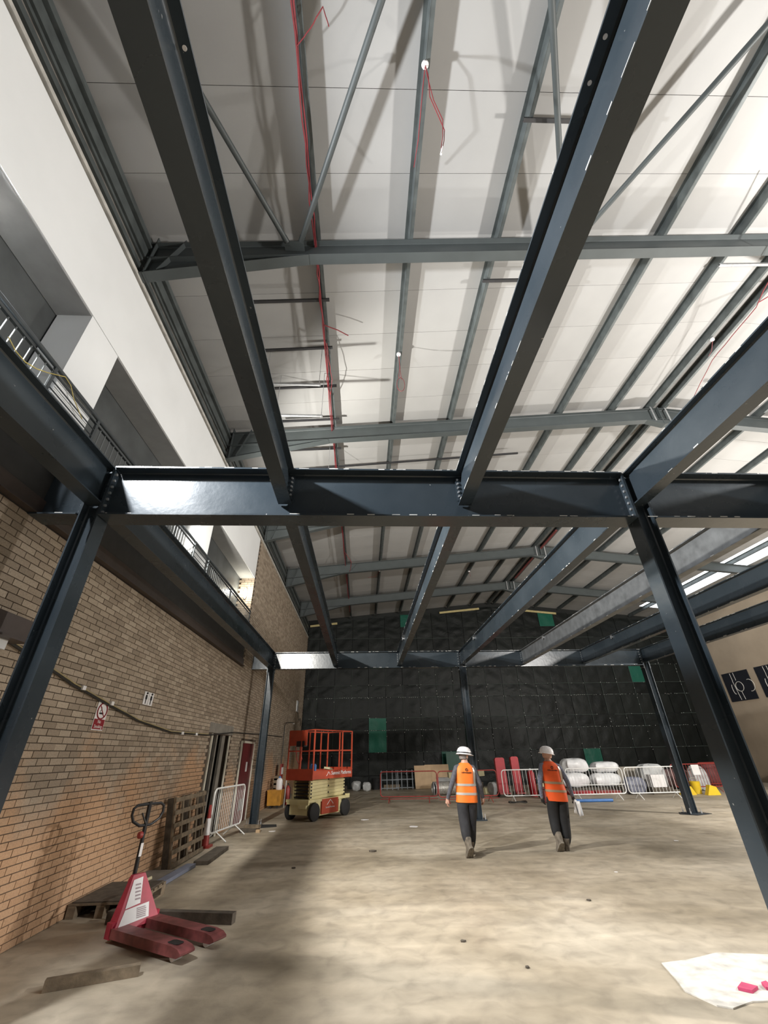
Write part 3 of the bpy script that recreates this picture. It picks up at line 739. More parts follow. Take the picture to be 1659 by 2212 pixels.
def site_lamp(loc, label, aim):
    t = thing('site_floodlight', label, 'floodlight', loc)
    t.rotation_euler = Vector(aim).to_track_quat('Y', 'Z').to_euler()
    MB().box((0, -.05, 0), (.24, .07, .18)).build('housing', M_BLACK, t)
    MB().box((0, -.012, 0), (.21, .006, .15)).build('glass', M_GLOW, t)
    MB().tube([(-.13, -.05, 0), (-.13, -.05, -.14), (.13, -.05, -.14), (.13, -.05, 0)], .008, 6).build('bracket', M_GALV, t)
    MB().tube([(0, -.05, -.14), (0, -.05, -.24)], .012, 6).build('clamp', M_GALV, t)
site_lamp((-3.98, 2.02, 6.25), 'site floodlight in the balcony recess just outside the left edge', (1, .3, .5))
site_lamp((XW+.08, 6.55, 5.85), 'site floodlight on the balcony rail hidden behind the front girder', (1, .6, -.4))
t = thing('bulkhead_lamp', 'lit oval bulkhead lamp on the brick return at the end of the balcony', 'lamp', (-3.93, BY1-.03, 6.35))
MB().lathe([(.10, 0), (.11, .015), (.10, .03)], 18, rot=(R(90), 0, 0), sx=.6, sy=1.8).build('base', M_LABEL, t, smooth=True)
MB().lathe([(.085, .03), (.07, .07), (.03, .085)], 18, rot=(R(90), 0, 0), sx=.6, sy=1.9).build('diffuser', M_GLOW, t, smooth=True)
# floodlight masts outside the frame on the right
for (mx_, my_, mz_), lb in ((LAMP_RIGHT, 'nearer floodlight mast outside the frame on the right'), (LAMP_FAR, 'farther floodlight mast outside the frame on the right')):
    t = thing('floodlight_mast', lb, 'floodlight', (mx_+.32, my_, 0))
    MB().tube([(0, 0, .05), (0, 0, mz_+.1)], .03, 8).build('mast', M_GALV, t)
    for a in (90, 210, 330): MB().tube([(0, 0, .7), (.7*math.cos(R(a)), .7*math.sin(R(a)), .02)], .018, 6).build('leg', M_GALV, t)
    MB().box((-.06, 0, mz_), (.05, .5, .34)).build('lamp_head', M_BLACK, t)

# ------------------------------------------------------------------ things on the brick wall
def wall_rot(): return Matrix(((0, 0, 1, 0), (1, 0, 0, 0), (0, 1, 0, 0), (0, 0, 0, 1)))   # local x -> +Y, local y -> +Z, local z -> +X
def on_wall(y, z, x=XW+.006): m = wall_rot(); m.translation = Vector((x, y, z)); return m
t = thing('no_smoking_sign', 'no smoking sign, white and dark red, hung on the brick wall', 'sign', (0, 0, 0))
ys, ye, zb, zt = 6.46, 6.74, 2.05, 2.41
MB().box((XW+.008, (ys+ye)/2, (zb+zt)/2), (.006, ye-ys, zt-zb)).build('board', M_LABEL, t)
MB().box((XW+.0125, (ys+ye)/2, zb+.075), (.003, ye-ys-.02, .125)).build('red_panel', M_REDSIGN, t)
yc, zc2 = 6.60, 2.29
rg = MB(); rg.tube([(XW+.013, yc+.115*math.cos(a), zc2+.098*math.sin(a)) for a in [k*math.pi/16 for k in range(32)]], .009, 6, closed=True)
rg.bar((XW+.013, yc-.075, zc2+.07), (XW+.013, yc+.075, zc2-.07), .012, .004, upv=(1, 0, 0)); rg.build('prohibition_ring', M_REDSIGN, t)
MB().box((XW+.012, yc-.005, zc2-.03), (.002, .10, .022)).tube([(XW+.013, yc-.05, zc2-.01), (XW+.013, yc-.02, zc2+.02), (XW+.013, yc-.04, zc2+.05)], .005, 5).build('cigarette', M_BLKPRINT, t)
text_mesh('lettering', 'No', .062, M_LABEL, t, on_wall(yc, zb+.105, XW+.015)); text_mesh('lettering', 'Smoking', .058, M_LABEL, t, on_wall(yc, zb+.045, XW+.015))
t = thing('toilet_sign', 'white toilet sign with two black figures on the brick wall', 'sign', (0, 0, 0))
for yy in (7.79, 7.97):
    MB().box((XW+.008, yy, 2.585), (.006, .165, .20)).build('plate', M_LABEL, t)
    f = MB().lathe([(.016, -.016), (.02, 0), (.016, .016)], 10, (XW+.012, yy, 2.662), rot=(0, R(90), 0), sx=.9)
    f.prism([(yy-.03, 2.635), (yy+.03, 2.635), (yy+.035, 2.57), (yy+.016, 2.57), (yy+.012, 2.50), (yy-.012, 2.50), (yy-.016, 2.57), (yy-.035, 2.57)], (XW+.0115, XW+.0135), 0); f.build('figure', M_BLKPRINT, t)
t = thing('wall_cable', 'dark cable with yellow sleeve drooping along the brick wall', 'cable', (0, 0, 0))
cp = [(XW+.03, 3.4, 2.95), (XW+.03, 4.4, 2.79), (XW+.03, 5.22, 2.63), (XW+.03, 5.76, 2.52), (XW+.03, 6.74, 2.37), (XW+.03, 7.69, 2.23), (XW+.03, 9.07, 2.12), (XW+.03, 11.23, 2.15), (XW+.03, 13.17, 2.28), (XW+.03, 16.6, 2.37), (XW+.03, 21.4, 2.44)]
MB().tube(wig(cp, 5, .006), .016, 6).build('cable', M_CABLEB, t, smooth=True)
MB().tube(wig([(x+.004, y, z+.022) for x, y, z in cp[1:8]], 5, .004), .009, 6).build('stripe', mat('dull_yellow_stripe', (.36, .29, .15), .6), t, smooth=True)  # thin yellow tube laid along the top of the black cable
cl = MB()
for y, z in ((5.95, 2.51), (6.72, 2.40), (9.6, 2.13), (10.4, 2.14)): cl.box((XW+.035, y, z), (.06, .07, .05))
cl.build('clips', M_LABEL, t, stuff=True)
t = thing('wall_heater_box', 'brown metal box on the brick wall at the left edge', 'box', (XW, 4.30, 2.88))
MB().box((.09, 0, 0), (.18, .50, .20)).build('casing', mat('brown_box', (.075, .055, .048), .5), t)
MB().box((.10, 0, -.115), (.22, .52, .02)).build('lip', mat('brown_box', (.075, .055, .048), .5), t)
MB().box((.06, -.05, -.17), (.10, .30, .09)).build('drip_bag', M_WPLAST, t)
t = thing('conduit_lamp', 'thin conduit with a small outreach lamp on the far brick wall', 'lamp', (XW+.05, 21.7, 0))
MB().tube([(0, 0, .6), (0, 0, 2.9), (.05, .1, 3.03), (.2, .6, 3.07), (.25, .9, 3.06)], .018, 6).build('conduit', M_CABLEB, t, smooth=True)
MB().box((.25, .98, 3.04), (.06, .18, .04)).build('lamp_head', M_LABEL, t)
tag(MB().box((XW+.02, 25.4, 4.05), (.05, .55, .55)).box((XW+.045, 25.4, 4.05), (.01, .40, .40)).build('alarm_box', M_GREYP), 'small grey box on the far brick wall near the corner', 'box')
tag(MB().tube([(XW+.03, 25.6, 3.8), (XW+.06, 26.2, 3.4), (XW+.05, 26.8, 3.55), (XW+.04, 27.2, 3.2)], .012, 5).build('loose_wire', M_CABLEB), 'loose wire below the grey box near the corner', 'wire')

# right wall: dark panels with pale line drawings
def art(y0, y1, label):
    t = thing('wall_panel', label, 'panel', (XR, 0, 0))
    MB().box((-.02, (y0+y1)/2, 4.65), (.04, y1-y0, 1.50)).build('board', mat('black_board', (.012, .013, .018), .5), t)
    ln = MB(); cy = (y0+y1)/2; x = -.045
    def arc(yc, zc, ry, rz_, a0, a1): ln.tube([(x, yc+ry*math.cos(a0+(a1-a0)*k/20), zc+rz_*math.sin(a0+(a1-a0)*k/20)) for k in range(21)], .018, 4)
    arc(cy-.05, 4.62, .26, .25, 0, 2*math.pi); arc(cy-.75, 4.60, .30, .30, -.5*math.pi+.2, -1.5*math.pi-.2+0)
    arc(cy+.40, 4.55, .10, .28, .3*math.pi, -.6*math.pi)
    for q in (cy+.30, cy+.06): ln.tube([(x, q, 5.36), (x, q-.02, 4.95)], .014, 4)
    ln.tube([(x, cy+.30, 4.95), (x, cy+.18, 3.95)], .014, 4); ln.tube([(x, cy-.05, 4.37), (x, cy-.10, 3.95)], .014, 4)
    ln.build('line_drawing', mat('pale_chalk', (.55, .53, .48), .6), t)
art(23.35, 25.20, 'black wall panel with pale rings and lines on the right wall, beyond the near column')
art(21.1, 22.85, 'black wall panel with pale ring cut off by the right edge')
tag(MB().box((XR-.06, 20.5, 2.75), (.12, .25, .06)).tube([(XR-.03, 20.4, 2.75), (XR-.04, 19.9, 2.68), (XR-.03, 19.6, 2.4)], .015, 5).build('wall_bracket', M_GALV), 'small bracket with loose wire on the right wall', 'bracket')

# ------------------------------------------------------------------ pallet truck
def pallet_truck():
    t = thing('pallet_truck', 'red hand pallet truck with black handle in the left foreground', 'pallet truck', (-2.56, 6.46, 0), math.atan2(-.545, .84))
    # local +x: forks
    for s in (-1, 1):
        f = MB(); y0 = s*.195
        prof = [(0, .125), (1.02, .125), (1.12, .112), (1.17, .085), (1.17, .07), (1.12, .048), (.98, .045), (0, .045)]
        f.prism(prof, (y0-.085, y0+.085), 1)
        o = f.build('fork', M_FORK, t)
        MB().prism([(.90, y0-.035), (.93, y0-.05), (1.03, y0-.05), (1.06, y0-.03), (1.06, y0+.03), (1.03, y0+.05), (.93, y0+.05), (.90, y0+.035)], (.1252, .1265), 2).build('roller_opening', M_BLACK, o)
        MB().lathe([(.035, -.05), (.035, .05)], 14, (1.02, y0, .038), rot=(R(90), 0, 0)).build('load_roller', M_LABEL, o, smooth=True)
    body = MB()
    body.box((-.03, 0, .10), (.10, .56, .13))
    body.build('cross_member', M_TRUCK, t)
    shield = MB().add([(.055, -.27, .085), (.055, .27, .085), (-.10, .075, .52), (-.10, -.075, .52), (-.09, -.27, .085), (-.09, .27, .085), (-.15, .075, .52), (-.15, -.075, .52)],
                      [(0, 1, 2, 3), (4, 7, 6, 5), (0, 3, 7, 4), (1, 5, 6, 2), (3, 2, 6, 7), (0, 4, 5, 1)])
    sh = shield.build('shield', M_TRUCK, t)
    def on_sh(u, v, e=.004):   # u across, v up 0..1
        a = Vector((.055, 0, .085)).lerp(Vector((-.10, 0, .52)), v); n = Vector((.435, 0, .155)).normalized()
        return Vector((a.x, u, a.z))+n*e
    lb = [on_sh(-.225, .08), on_sh(.13, .12), on_sh(.13, .40), on_sh(-.155, .36)]
    MB().add(lb, [(0, 1, 2, 3)]).build('label', M_LABEL, sh)
    lb = [on_sh(-.155, .38, .005), on_sh(.02, .42, .005), on_sh(.045, .93, .005), on_sh(-.07, .90, .005)]
    MB().add(lb, [(0, 1, 2, 3)]).build('label', M_LABEL, sh)
    pr = MB()
    rn2 = random.Random(3)
    for k in range(6):
        v = .15+.035*k; pr.add([on_sh(-.02, v, .007), on_sh(.10-.02*rn2.random(), v, .007), on_sh(.10-.02*rn2.random(), v+.018, .007), on_sh(-.02, v+.018, .007)], [(0, 1, 2, 3)])
    for k in range(5):
        v = .50+.07*k; pr.add([on_sh(-.05, v, .008), on_sh(.02, v, .008), on_sh(.015, v+.03, .008), on_sh(-.045, v+.03, .008)], [(0, 1, 2, 3)])
    pr.build('print', mat('grey_print', (.35, .28, .30), .6, var=0), sh)
    MB().lathe([(.055, 0), (.055, .30), (.045, .32)], 16, (-.20, 0, .16)).lathe([(.07, 0), (.07, .05)], 16, (-.20, 0, .20)).build('pump', M_TRUCK, t, smooth=True)
    for s in (-1, 1):
        MB().lathe([(.03, -.028), (.085, -.028), (.09, -.02), (.09, .02), (.085, .028), (.03, .028)], 20, (-.22, s*.075, .09), rot=(R(90), 0, 0)).build('steer_wheel', M_RUBBER, t, smooth=True)
    top = Vector((-.20, 0, 1.16)); base = Vector((-.20, 0, .46))
    h = thing_part = MB().tube([base, base.lerp(top, .5), top], [.024, .022, .022], 10).build('handle', M_BLACK, t, smooth=True)
    # closed D loop at the top, in the plane across the truck
    loop = [(0, .0, -.10), (0, .06, -.095), (0, .135, -.03), (0, .16, .05), (0, .155, .13), (0, .12, .165), (0, 0, .17), (0, -.12, .165), (0, -.155, .13), (0, -.16, .05), (0, -.135, -.03), (0, -.06, -.095)]
    MB().tube([top+Vector((p[0], p[1]*1.32, p[2]*.82))-Vector((0, 0, .10)) for p in loop], .016, 8, closed=True).tube([top-Vector((0, 0, .10)), top+Vector((0, 0, .06))], .026, 8).build('grip_loop', M_BLACK, h, smooth=True)
    MB().bar(top+Vector((.01, -.01, -.16)), top+Vector((.02, -.09, -.05)), .02, .012).build('release_lever', M_BLACK, h)
    MB().lathe([(.01, -.03), (.034, -.02), (.038, 0), (.034, .02), (.01, .03)], 12, top+Vector((.03, -.06, -.27)), rot=(R(90), 0, 0)).build('hose_cap', M_REDPAINT, h, smooth=True)
    MB().box(top+Vector((.024, 0, -.42)), (.004, .034, .13)).build('sticker', M_LABEL, h)
    return t
pallet_truck()

# ------------------------------------------------------------------ timber, pallets on the left
def pallet(label, loc, rot, L=1.2, Wd=1.0, m=None, tops=7):
    t = thing('timber_pallet', label, 'pallet', loc); t.rotation_euler = rot; m = m or M_WOOD
    for k in range(tops):
        x = -L/2+.05+(L-.10)*k/(tops-1); inst('top_board', PAL['top'+str(Wd)], t, (x, 0, .133))
    for s in (-1, 0, 1): inst('stringer', PAL['str'+str(L)], t, (0, s*(Wd/2-.05), .111))
    for s in (-1, 0, 1):
        for q in (-1, 0, 1): inst('block', PAL['blk'], t, (q*(L/2-.07), s*(Wd/2-.05), .061))
    for s in (-1, 0, 1): inst('bottom_board', PAL['bot'+str(L)], t, (0, s*(Wd/2-.05), .011))
    return t
PAL = {'blk': MB().box((0, 0, 0), (.14, .10, .078)).mesh('block', M_WOOD)}
for wd in (1.0, .8): PAL['top'+str(wd)] = MB().box((0, 0, 0), (.095, wd, .02)).mesh('top_board', M_WOOD)
for l in (1.2, 1.0):
    PAL['str'+str(l)] = MB().box((0, 0, 0), (l, .10, .02)).mesh('stringer', M_WOOD); PAL['bot'+str(l)] = MB().box((0, 0, 0), (l, .10, .02)).mesh('bottom_board', M_WOOD)
# flat pallet against the wall, with a sheet of board on it
pallet('low timber pallet lying flat against the brick wall behind the pallet truck', (-3.28, 7.60, .0), (0, 0, R(90)), 1.0, .8)
tag(MB().box((0, 0, 0), (.74, .96, .012)).build('board_sheet', M_WOODD), 'dark board sheet lying on the flat pallet', 'board').location = (-3.28, 7.60, .151)
# slatted pallet stood on edge, leaning on the wall
t = thing('lattice_pallet', 'open slatted pallet stood on edge against the brick wall beside the cone', 'pallet', (-3.36, 0, 0)); t.rotation_euler = (0, R(-7), 0)
for k in range(6):
    MB().box((.0, 10.35, .05+.195*k), (.022, 1.70, .07)).build('slat', M_WOOD, t)
for k in range(5):
    MB().box((-.03, 9.55+.40*k, .54), (.03, .075, 1.08)).build('batten', M_WOOD, t)
for k in range(3):
    MB().box((-.10, 9.55+.78*k, .54), (.10, .09, 1.06)).build('bearer', M_WOODD, t)
def plank(name, p0, p1, b, h, label, m=M_WOODD, cat='timber'):
    z = h/2+.001; a = Vector((p0[0], p0[1], z)); bb = Vector((p1[0], p1[1], z))
    return tag(MB().bar(a, bb, b, h).build(name, m), label, cat)
plank('timber_bearer', (-2.52, 6.92), (-1.52, 6.72), .10, .10, 'dark timber bearer lying right of the pallet truck')
plank('timber_bearer', (-3.06, 6.90), (-2.72, 6.86), .10, .12, 'short dark timber behind the pallet truck base')
plank('timber_plank', (-2.72, 5.22), (-2.03, 5.46), .07, .075, 'weathered plank on edge in front of the pallet truck', M_WOOD)
plank('timber_plank', (-2.96, 9.88), (-2.98, 11.3), .26, .06, 'dark plank lying below the leaning slatted pallet')
tag(MB().bar((-3.16, 8.15, .03), (-3.08, 9.75, .03), .16, .05).build('blue_strip', mat('grey_blue_strip', (.20, .22, .29), .6)), 'grey-blue strip lying beyond the flat pallet', 'strip')
tag(MB().box((XW+.24, 8.85, .02), (.46, 1.1, .04)).build('concrete_step', M_CONC), 'flat concrete step along the brick wall below the pallet truck handle', 'step')
tag(MB().tube([(-2.98, 6.98, .03), (-2.97, 7.0, .26), (-2.93, 7.05, .30), (-2.75, 7.18, .36)], .018, 8).build('cream_pipe', mat('cream_pipe', (.66, .60, .40), .4), smooth=True), 'bent cream pipe beside the flat pallet', 'pipe')
t = thing('timber_blocks', 'small stack of timber offcuts beside the far left column', 'timber', (-2.95, 13.62, 0))
MB().box((0, 0, .04), (.5, .22, .08), rot=(0, 0, .3)).build('offcut', M_WOODD, t); MB().box((.05, .02, .115), (.42, .14, .07), rot=(0, 0, -.2)).build('offcut', M_WOOD, t)
MB().box((.24, -.12, .03), (.1, .1, .06)).build('offcut', M_PLY, t)
# traffic cone
t = thing('traffic_cone', 'slim red and white traffic cone between the slatted pallet and the barrier', 'cone', (-3.46, 11.62, 0))
MB().box((0, 0, .02), (.28, .28, .04)).build('base', M_REDPAINT, t)
MB().lathe([(.085, .04), (.028, .76), (.02, .765)], 16).build('cone_body', M_REDPAINT, t, smooth=True)
MB().lathe([(.0735, .22), (.0525, .52)], 16, mi=0).build('white_band', M_LABEL, t, smooth=True)

# ------------------------------------------------------------------ crowd barriers
def barrier(label, loc, rz, m, bars=19, L=2.2, frame_m=None, feet=True, gap=None):
    t = thing('pedestrian_barrier', label, 'barrier', loc, rz)
    z0, z1 = .20, 1.05; r = .019; rr = .12; pts = []
    for (cx, cz, a0) in ((L/2-rr, z1-rr, 0), (-L/2+rr, z1-rr, 90), (-L/2+rr, z0+rr, 180), (L/2-rr, z0+rr, 270)):
        for k in range(5): a = R(a0+90*k/4); pts.append((cx+rr*math.cos(a), 0, cz+rr*math.sin(a)))
    MB().tube(pts, r, 8, closed=True).build('frame', m, t, smooth=True)
    if bars:
        me = MB().tube([(0, 0, z0), (0, 0, z1)], .007, 5).mesh('bar', m)
        for k in range(bars): inst('bar', me, t, (-L/2+(L)*(k+1)/(bars+1), 0, 0))
    if gap: MB().tube([(-L/2, 0, gap), (L/2, 0, gap)], .012, 6).build('mid_rail', m, t)
    if feet:
        for s in (-1, 1):
            MB().tube([(s*(L/2-.35), -.28, .012), (s*(L/2-.35), 0, z0), (s*(L/2-.35), .28, .012)], .014, 6).build('foot', m, t)
    return t
barrier('white pedestrian barrier standing by the brick wall before the red door', (-3.34, 12.72, 0), R(81), M_PALE, 16, 1.75)
barrier('white pedestrian barrier between the two workers', (6.58, 19.0, 0), R(-1), M_PALE, 15, 2.25)
tag(MB().box((7.22, 18.96, .92), (.30, .01, .26)).box((7.22, 18.952, .92), (.20, .006, .12)).build('barrier_notice', M_LABEL), 'small notice hung on the white barrier between the workers', 'notice')
barrier('white pedestrian barrier in front of the wrapped bags, just right of the right worker', (9.10, 18.85, 0), 0, M_PALE, 18, 2.28, gap=.50)
barrier('white pedestrian barrier behind the far right column', (11.42, 18.80, 0), 0, M_PALE, 15, 2.2)
barrier('red pedestrian barrier at the right end with a white notice', (14.75, 20.95, 0), 0, M_REDPAINT, 17, 2.2)
barrier('red pedestrian barrier set back at the right end beside the notice barrier', (16.95, 22.4, 0), R(8), M_REDPAINT, 17, 2.2)
barrier('red pedestrian barrier standing across in front of the leaning plywood', (1.85, 19.9, 0), R(-8), M_REDPAINT, 0, 2.3, gap=.12)
barrier('red pedestrian barrier just behind the left worker', (4.15, 19.3, 0), R(4), M_REDPAINT, 0, 2.4, gap=.12)
tag(MB().box((14.75, 20.90, .83), (.34, .012, .38)).build('barrier_notice', M_LABEL), 'white sheet of paper on the red barrier at the right end', 'notice')

# ------------------------------------------------------------------ scissor lift
def scissor_lift():
    t = thing('scissor_lift', 'orange and cream scissor lift parked left of centre', 'scissor lift', (-1.41, 16.13, 0), math.atan2(.818, .575))
    L, Wd = 1.98, 1.08
    ch = MB(); ch.box((0, 0, .34), (L-.10, Wd-.36, .38)); ch.box((0, 0, .50), (L+.06, Wd-.16, .07))
    ch.build('chassis', M_CREAM, t)
    MB().box((0, -Wd/2+.10, .33), (.80, .06, .38)).build('battery_door', M_ORANGE, t)
    MB().box((-.55, -Wd/2+.12, .33), (.22, .05, .36)).build('side_panel', M_CREAM, t)
    MB().box((.53, -Wd/2+.12, .33), (.14, .05, .36)).build('side_panel', M_CREAM, t)
    for s in (-1, 1): MB().box((0, s*(Wd/2-.14), .13), (1.15, .05, .04)).build('pothole_guard', M_CREAM, t)
    MB().box((.98, -Wd/2+.14, .54), (.16, .07, .07)).build('step', M_CREAM, t)
    for sx in (-1, 1):
        for sy in (-1, 1):
            wq = MB().lathe([(.06, -.06), (.20, -.06), (.225, -.045), (.225, .045), (.20, .06), (.06, .06)], 24, (sx*.76, sy*(Wd/2-.07), .226), rot=(R(90), 0, 0)).build('wheel', M_RUBBER, t, smooth=True)
            MB().lathe([(.05, -.065), (.13, -.062), (.14, -.05)], 18, (sx*.76, sy*(Wd/2-.07), .226), rot=(R(90) if sy < 0 else R(-90), 0, 0)).build('hub', mat('dark_hub', (.10, .10, .11), .5), wq, smooth=True)
    MB().box((-.98, 0, .46), (.05, Wd-.2, .10)).build('front_bar', M_CREAM, t)
    MB().box((-.97, -.2, .36), (.06, .3, .10)).build('front_bracket', M_CREAM, t)
    # folded scissor stack
    n = 6
    for k in range(n):
        z = .585+.088*k
        for s in (-1, 1):
            y = s*(Wd/2-.20); tilt = .022*(1 if k % 2 == 0 else .9)
            MB().bar((-.86, y, z-.02), (.86, y, z+.035), .05, .082).build('scissor_arm', M_CREAM, t)
            yi = s*(Wd/2-.26); MB().bar((-.84, yi, z+.035), (.84, yi, z-.02), .04, .07).build('inner_arm', M_CREAM, t)
        for x in (-.82, .82): MB().tube([(x, -Wd/2+.16, z), (x, Wd/2-.16, z)], .024, 8).build('cross_tube', M_BLACK, t)
        if k % 2: MB().tube([(0, -Wd/2+.165, z), (0, Wd/2-.165, z)], .026, 8).build('pivot_pin', M_BLACK, t)
    # deck and guard rails
    MB().box((0, 0, 1.13), (L+.02, Wd, .05)).build('deck', M_ORANGE, t)
    sk = MB()
    for s in (-1, 1): sk.box((0, s*(Wd/2), 1.16), (L+.04, .03, .22)); sk.box((s*(L/2+.01), 0, 1.18), (.03, Wd, .30))
    for s in (-1, 1): sk.box((0, s*(Wd/2+.012), 1.27), (L+.05, .03, .02))
    sk.build('toe_board', M_ORANGE, t)
    rails = [(-L/2, -Wd/2), (L/2, -Wd/2), (L/2, Wd/2), (-L/2, Wd/2)]
    for z, nm in ((2.40, 'top_rail'), (1.82, 'mid_rail')):
        MB().tube([(x, y, z) for x, y in rails], .020, 8, closed=True).build(nm, M_ORANGE, t, smooth=False)
    for (x, y) in rails + [(.45, -Wd/2), (0, Wd/2), (.6, Wd/2), (-.45, Wd/2), (-L/2, 0), (L/2, 0)]:
        MB().bar((x, y, 1.2), (x, y, 2.40), .035, .035, upv=(0, 1, 0)).build('upright', M_ORANGE, t)
    MB().box((-L/2+.01, .15, 2.18), (.02, .72, .42)).build('document_panel', M_ORANGE, t)
    MB().box((-L/2+.06, .05, 2.02), (.14, .34, .16)).build('control_box', M_BLACK, t)
    MB().tube([(-L/2+.05, .3, 1.95), (-L/2+.09, .25, 1.6), (-L/2+.1, .15, 1.45), (-L/2+.08, .02, 1.6), (-L/2+.06, .12, 1.85)], .016, 6).build('control_cable', M_REDPAINT, t, smooth=True)
    for k in range(3): MB().lathe([(.045, 0), (.045, .26), (.02, .30)], 12, (-L/2+.20, -.30-.07*k, 1.16)).build('blue_bottle', M_BLUE, t, smooth=True)
    MB().box((.05, -.3, 1.30), (.3, .2, .06), rot=(.1, .2, .3)).build('rag', M_CARD, t)
    mrot = lambda x, z: Matrix(((1, 0, 0, x), (0, 0, -1, -Wd/2-.03), (0, 1, 0, z), (0, 0, 0, 1)))
    text_mesh('lettering', 'Summit Platforms', .148, M_LABEL, t, mrot(.40, 1.19), extrude=.002)
    pk = MB().tube([(-.36, -Wd/2-.022, 1.12), (-.30, -Wd/2-.022, 1.17), (-.26, -Wd/2-.022, 1.23), (-.22, -Wd/2-.022, 1.21), (-.18, -Wd/2-.022, 1.15)], .008, 5)
    pk.build('logo', M_LABEL, t)
    MB().tube([(-.16, -Wd/2+.065, .36), (-.06, -Wd/2+.065, .44), (0, -Wd/2+.065, .485), (.06, -Wd/2+.065, .44), (.14, -Wd/2+.065, .37)], .010, 5).build('logo', M_LABEL, t)
    text_mesh('lettering', 'Summit Platforms', .062, M_LABEL, t, Matrix(((1, 0, 0, 0), (0, 0, -1, -Wd/2+.066), (0, 1, 0, .295), (0, 0, 0, 1))), extrude=.002)
    return t
scissor_lift()

# ------------------------------------------------------------------ fire point by the far brick wall
t = thing('amber_tub', 'amber plastic tub standing by the brick wall left of the lift', 'tub', (-3.35, 19.3, 0))
MB().box((0, 0, .32), (.50, .55, .46), taper=1.08).build('body', M_AMBER, t)
for s in (-1, 1): MB().box((s*.12, -.2, .05), (.06, .06, .10)).build('foot', M_BLACK, t)
MB().box((0, 0, .56), (.56, .6, .03)).build('rim', M_AMBER, t)
t = thing('white_canister', 'white canister standing on the amber tub', 'canister', (-3.24, 19.25, .575))
MB().lathe([(.11, 0), (.12, .03), (.12, .30), (.07, .37), (.05, .38)], 16).build('body', M_LABEL, t, smooth=True)
MB().lathe([(.045, .38), (.045, .43)], 12).build('cap', M_BLUE, t, smooth=True)
for i, (x, y, lb) in enumerate(((-3.30, 20.3, 'left red fire extinguisher beside the lift'), (-3.02, 20.1, 'right red fire extinguisher beside the lift'))):
    t = thing('fire_extinguisher', lb, 'extinguisher', (x, y, 0))
    MB().lathe([(.08, .02), (.09, .05), (.09, .55), (.05, .64), (.03, .66)], 16).build('cylinder', M_REDPAINT, t, smooth=True)
    MB().box((0, -.04, .71), (.04, .14, .05)).build('valve', M_BLACK, t)
    MB().tube([(.03, 0, .68), (.11, 0, .55), (.10, 0, .2)], .014, 6).build('hose', M_BLACK, t, smooth=True)
t = thing('fire_point_stand', 'red fire point stand behind the amber tub', 'stand', (-3.48, 20.9, 0))
MB().box((0, 0, .75), (.05, .5, 1.3)).build('back_board', M_REDPAINT, t)
MB().box((.1, 0, .25), (.25, .5, .04)).build('tray', M_REDPAINT, t)
for s in (-1, 1): MB().box((0, s*.2, .055), (.05, .05, .11)).build('leg', M_REDPAINT, t)
MB().box((.03, 0, 1.15), (.02, .35, .25)).build('notice', M_LABEL, t)
t = thing('broken_chair_frame', 'pale slatted crate behind the amber tub', 'crate', (-3.46, 19.95, 0))
for k in range(5): MB().box((0, 0, .25+.16*k), (.22, .36, .06)).build('slat', M_WOOD, t)
for s in (-1, 1): MB().box((0, s*.16, .5), (.20, .04, 1.0)).build('post', M_WOOD, t)
tag(MB().tube([(-2.95, 18.9, .02), (-2.93, 18.9, .9), (-2.9, 19.0, 1.02)], .022, 8).build('white_post', M_PALE, smooth=True), 'short white post standing at the left end of the lift', 'post')

# ------------------------------------------------------------------ heap along the black sheeting
def blob(name, loc, size, m, label, cat, seed=1, flat=.35, parent=None):
    rn_ = random.Random(seed); mb = MB(); n, k = 22, 10; vs = []
    ph = [rn_.uniform(0, 6.28) for _ in range(8)]
    for j in range(k+1):
        v = j/k; el = math.pi*(v-.5)
        for i in range(n):
            a = 2*math.pi*i/n; r = math.cos(el)
            sq = 1/max(abs(math.cos(a)), abs(math.sin(a)))**.75
            w_ = 1+rn_.uniform(-.025, .025)+.07*math.sin(3*a+ph[0]+4*v)+.05*math.sin(5*a+ph[1]-3*v)+.04*math.sin(9*a+ph[2])*math.sin(6*v+ph[3])
            z = max(0, .5+.5*math.sin(el)*(1+.06*math.sin(4*a+ph[4])))
            vs.append((r**.4*math.cos(a)*sq*.5*size[0]*w_*.90, r**.4*math.sin(a)*sq*.5*size[1]*w_*.90, z*size[2]))
    fs = [(j*n+i, j*n+(i+1) % n, (j+1)*n+(i+1) % n, (j+1)*n+i) for j in range(k) for i in range(n)]
    mb.add(vs, fs); o = mb.build(name, m, parent, smooth=True); o.location = loc
    if parent is None: tag(o, label, cat)
    return o
# leaning plywood, frames and left-hand bits
def lean(name, x, y, wd, ht, m, label, cat, th=.02, tilt=-12, rz=0):
    o = tag(MB().box((0, 0, ht/2), (wd, th, ht)).build(name, m), label, cat); o.location = (x, y, .005); o.rotation_euler = (R(tilt), 0, R(rz)); return o
lean('plywood_sheet', 3.35, 26.9, .95, 1.10, M_PLY, 'left plywood sheet leaning on the black sheeting', 'plywood', rz=4)
lean('plywood_sheet', 4.15, 27.05, 1.35, 1.12, M_PLY, 'right plywood sheet leaning on the black sheeting', 'plywood', tilt=-9)
def rack(x, y, label):
    t = thing('metal_frame', label, 'frame', (x, y, 0)); t.rotation_euler = (R(-8), 0, 0)
    for k in range(4): MB().box((-.45+.30*k, 0, .45), (.04, .04, .9)).build('upright', mat('grey_frame_paint', (.17, .19, .21), .5), t)
    for k in range(3): MB().box((0, 0, .08+.38*k), (1.0, .03, .04)).build('rung', mat('grey_frame_paint', (.17, .19, .21), .5), t)
rack(1.45, 26.6, 'grey metal frame leaning left of the plywood, left one'); rack(2.28, 26.9, 'grey metal frame leaning left of the plywood, right one')
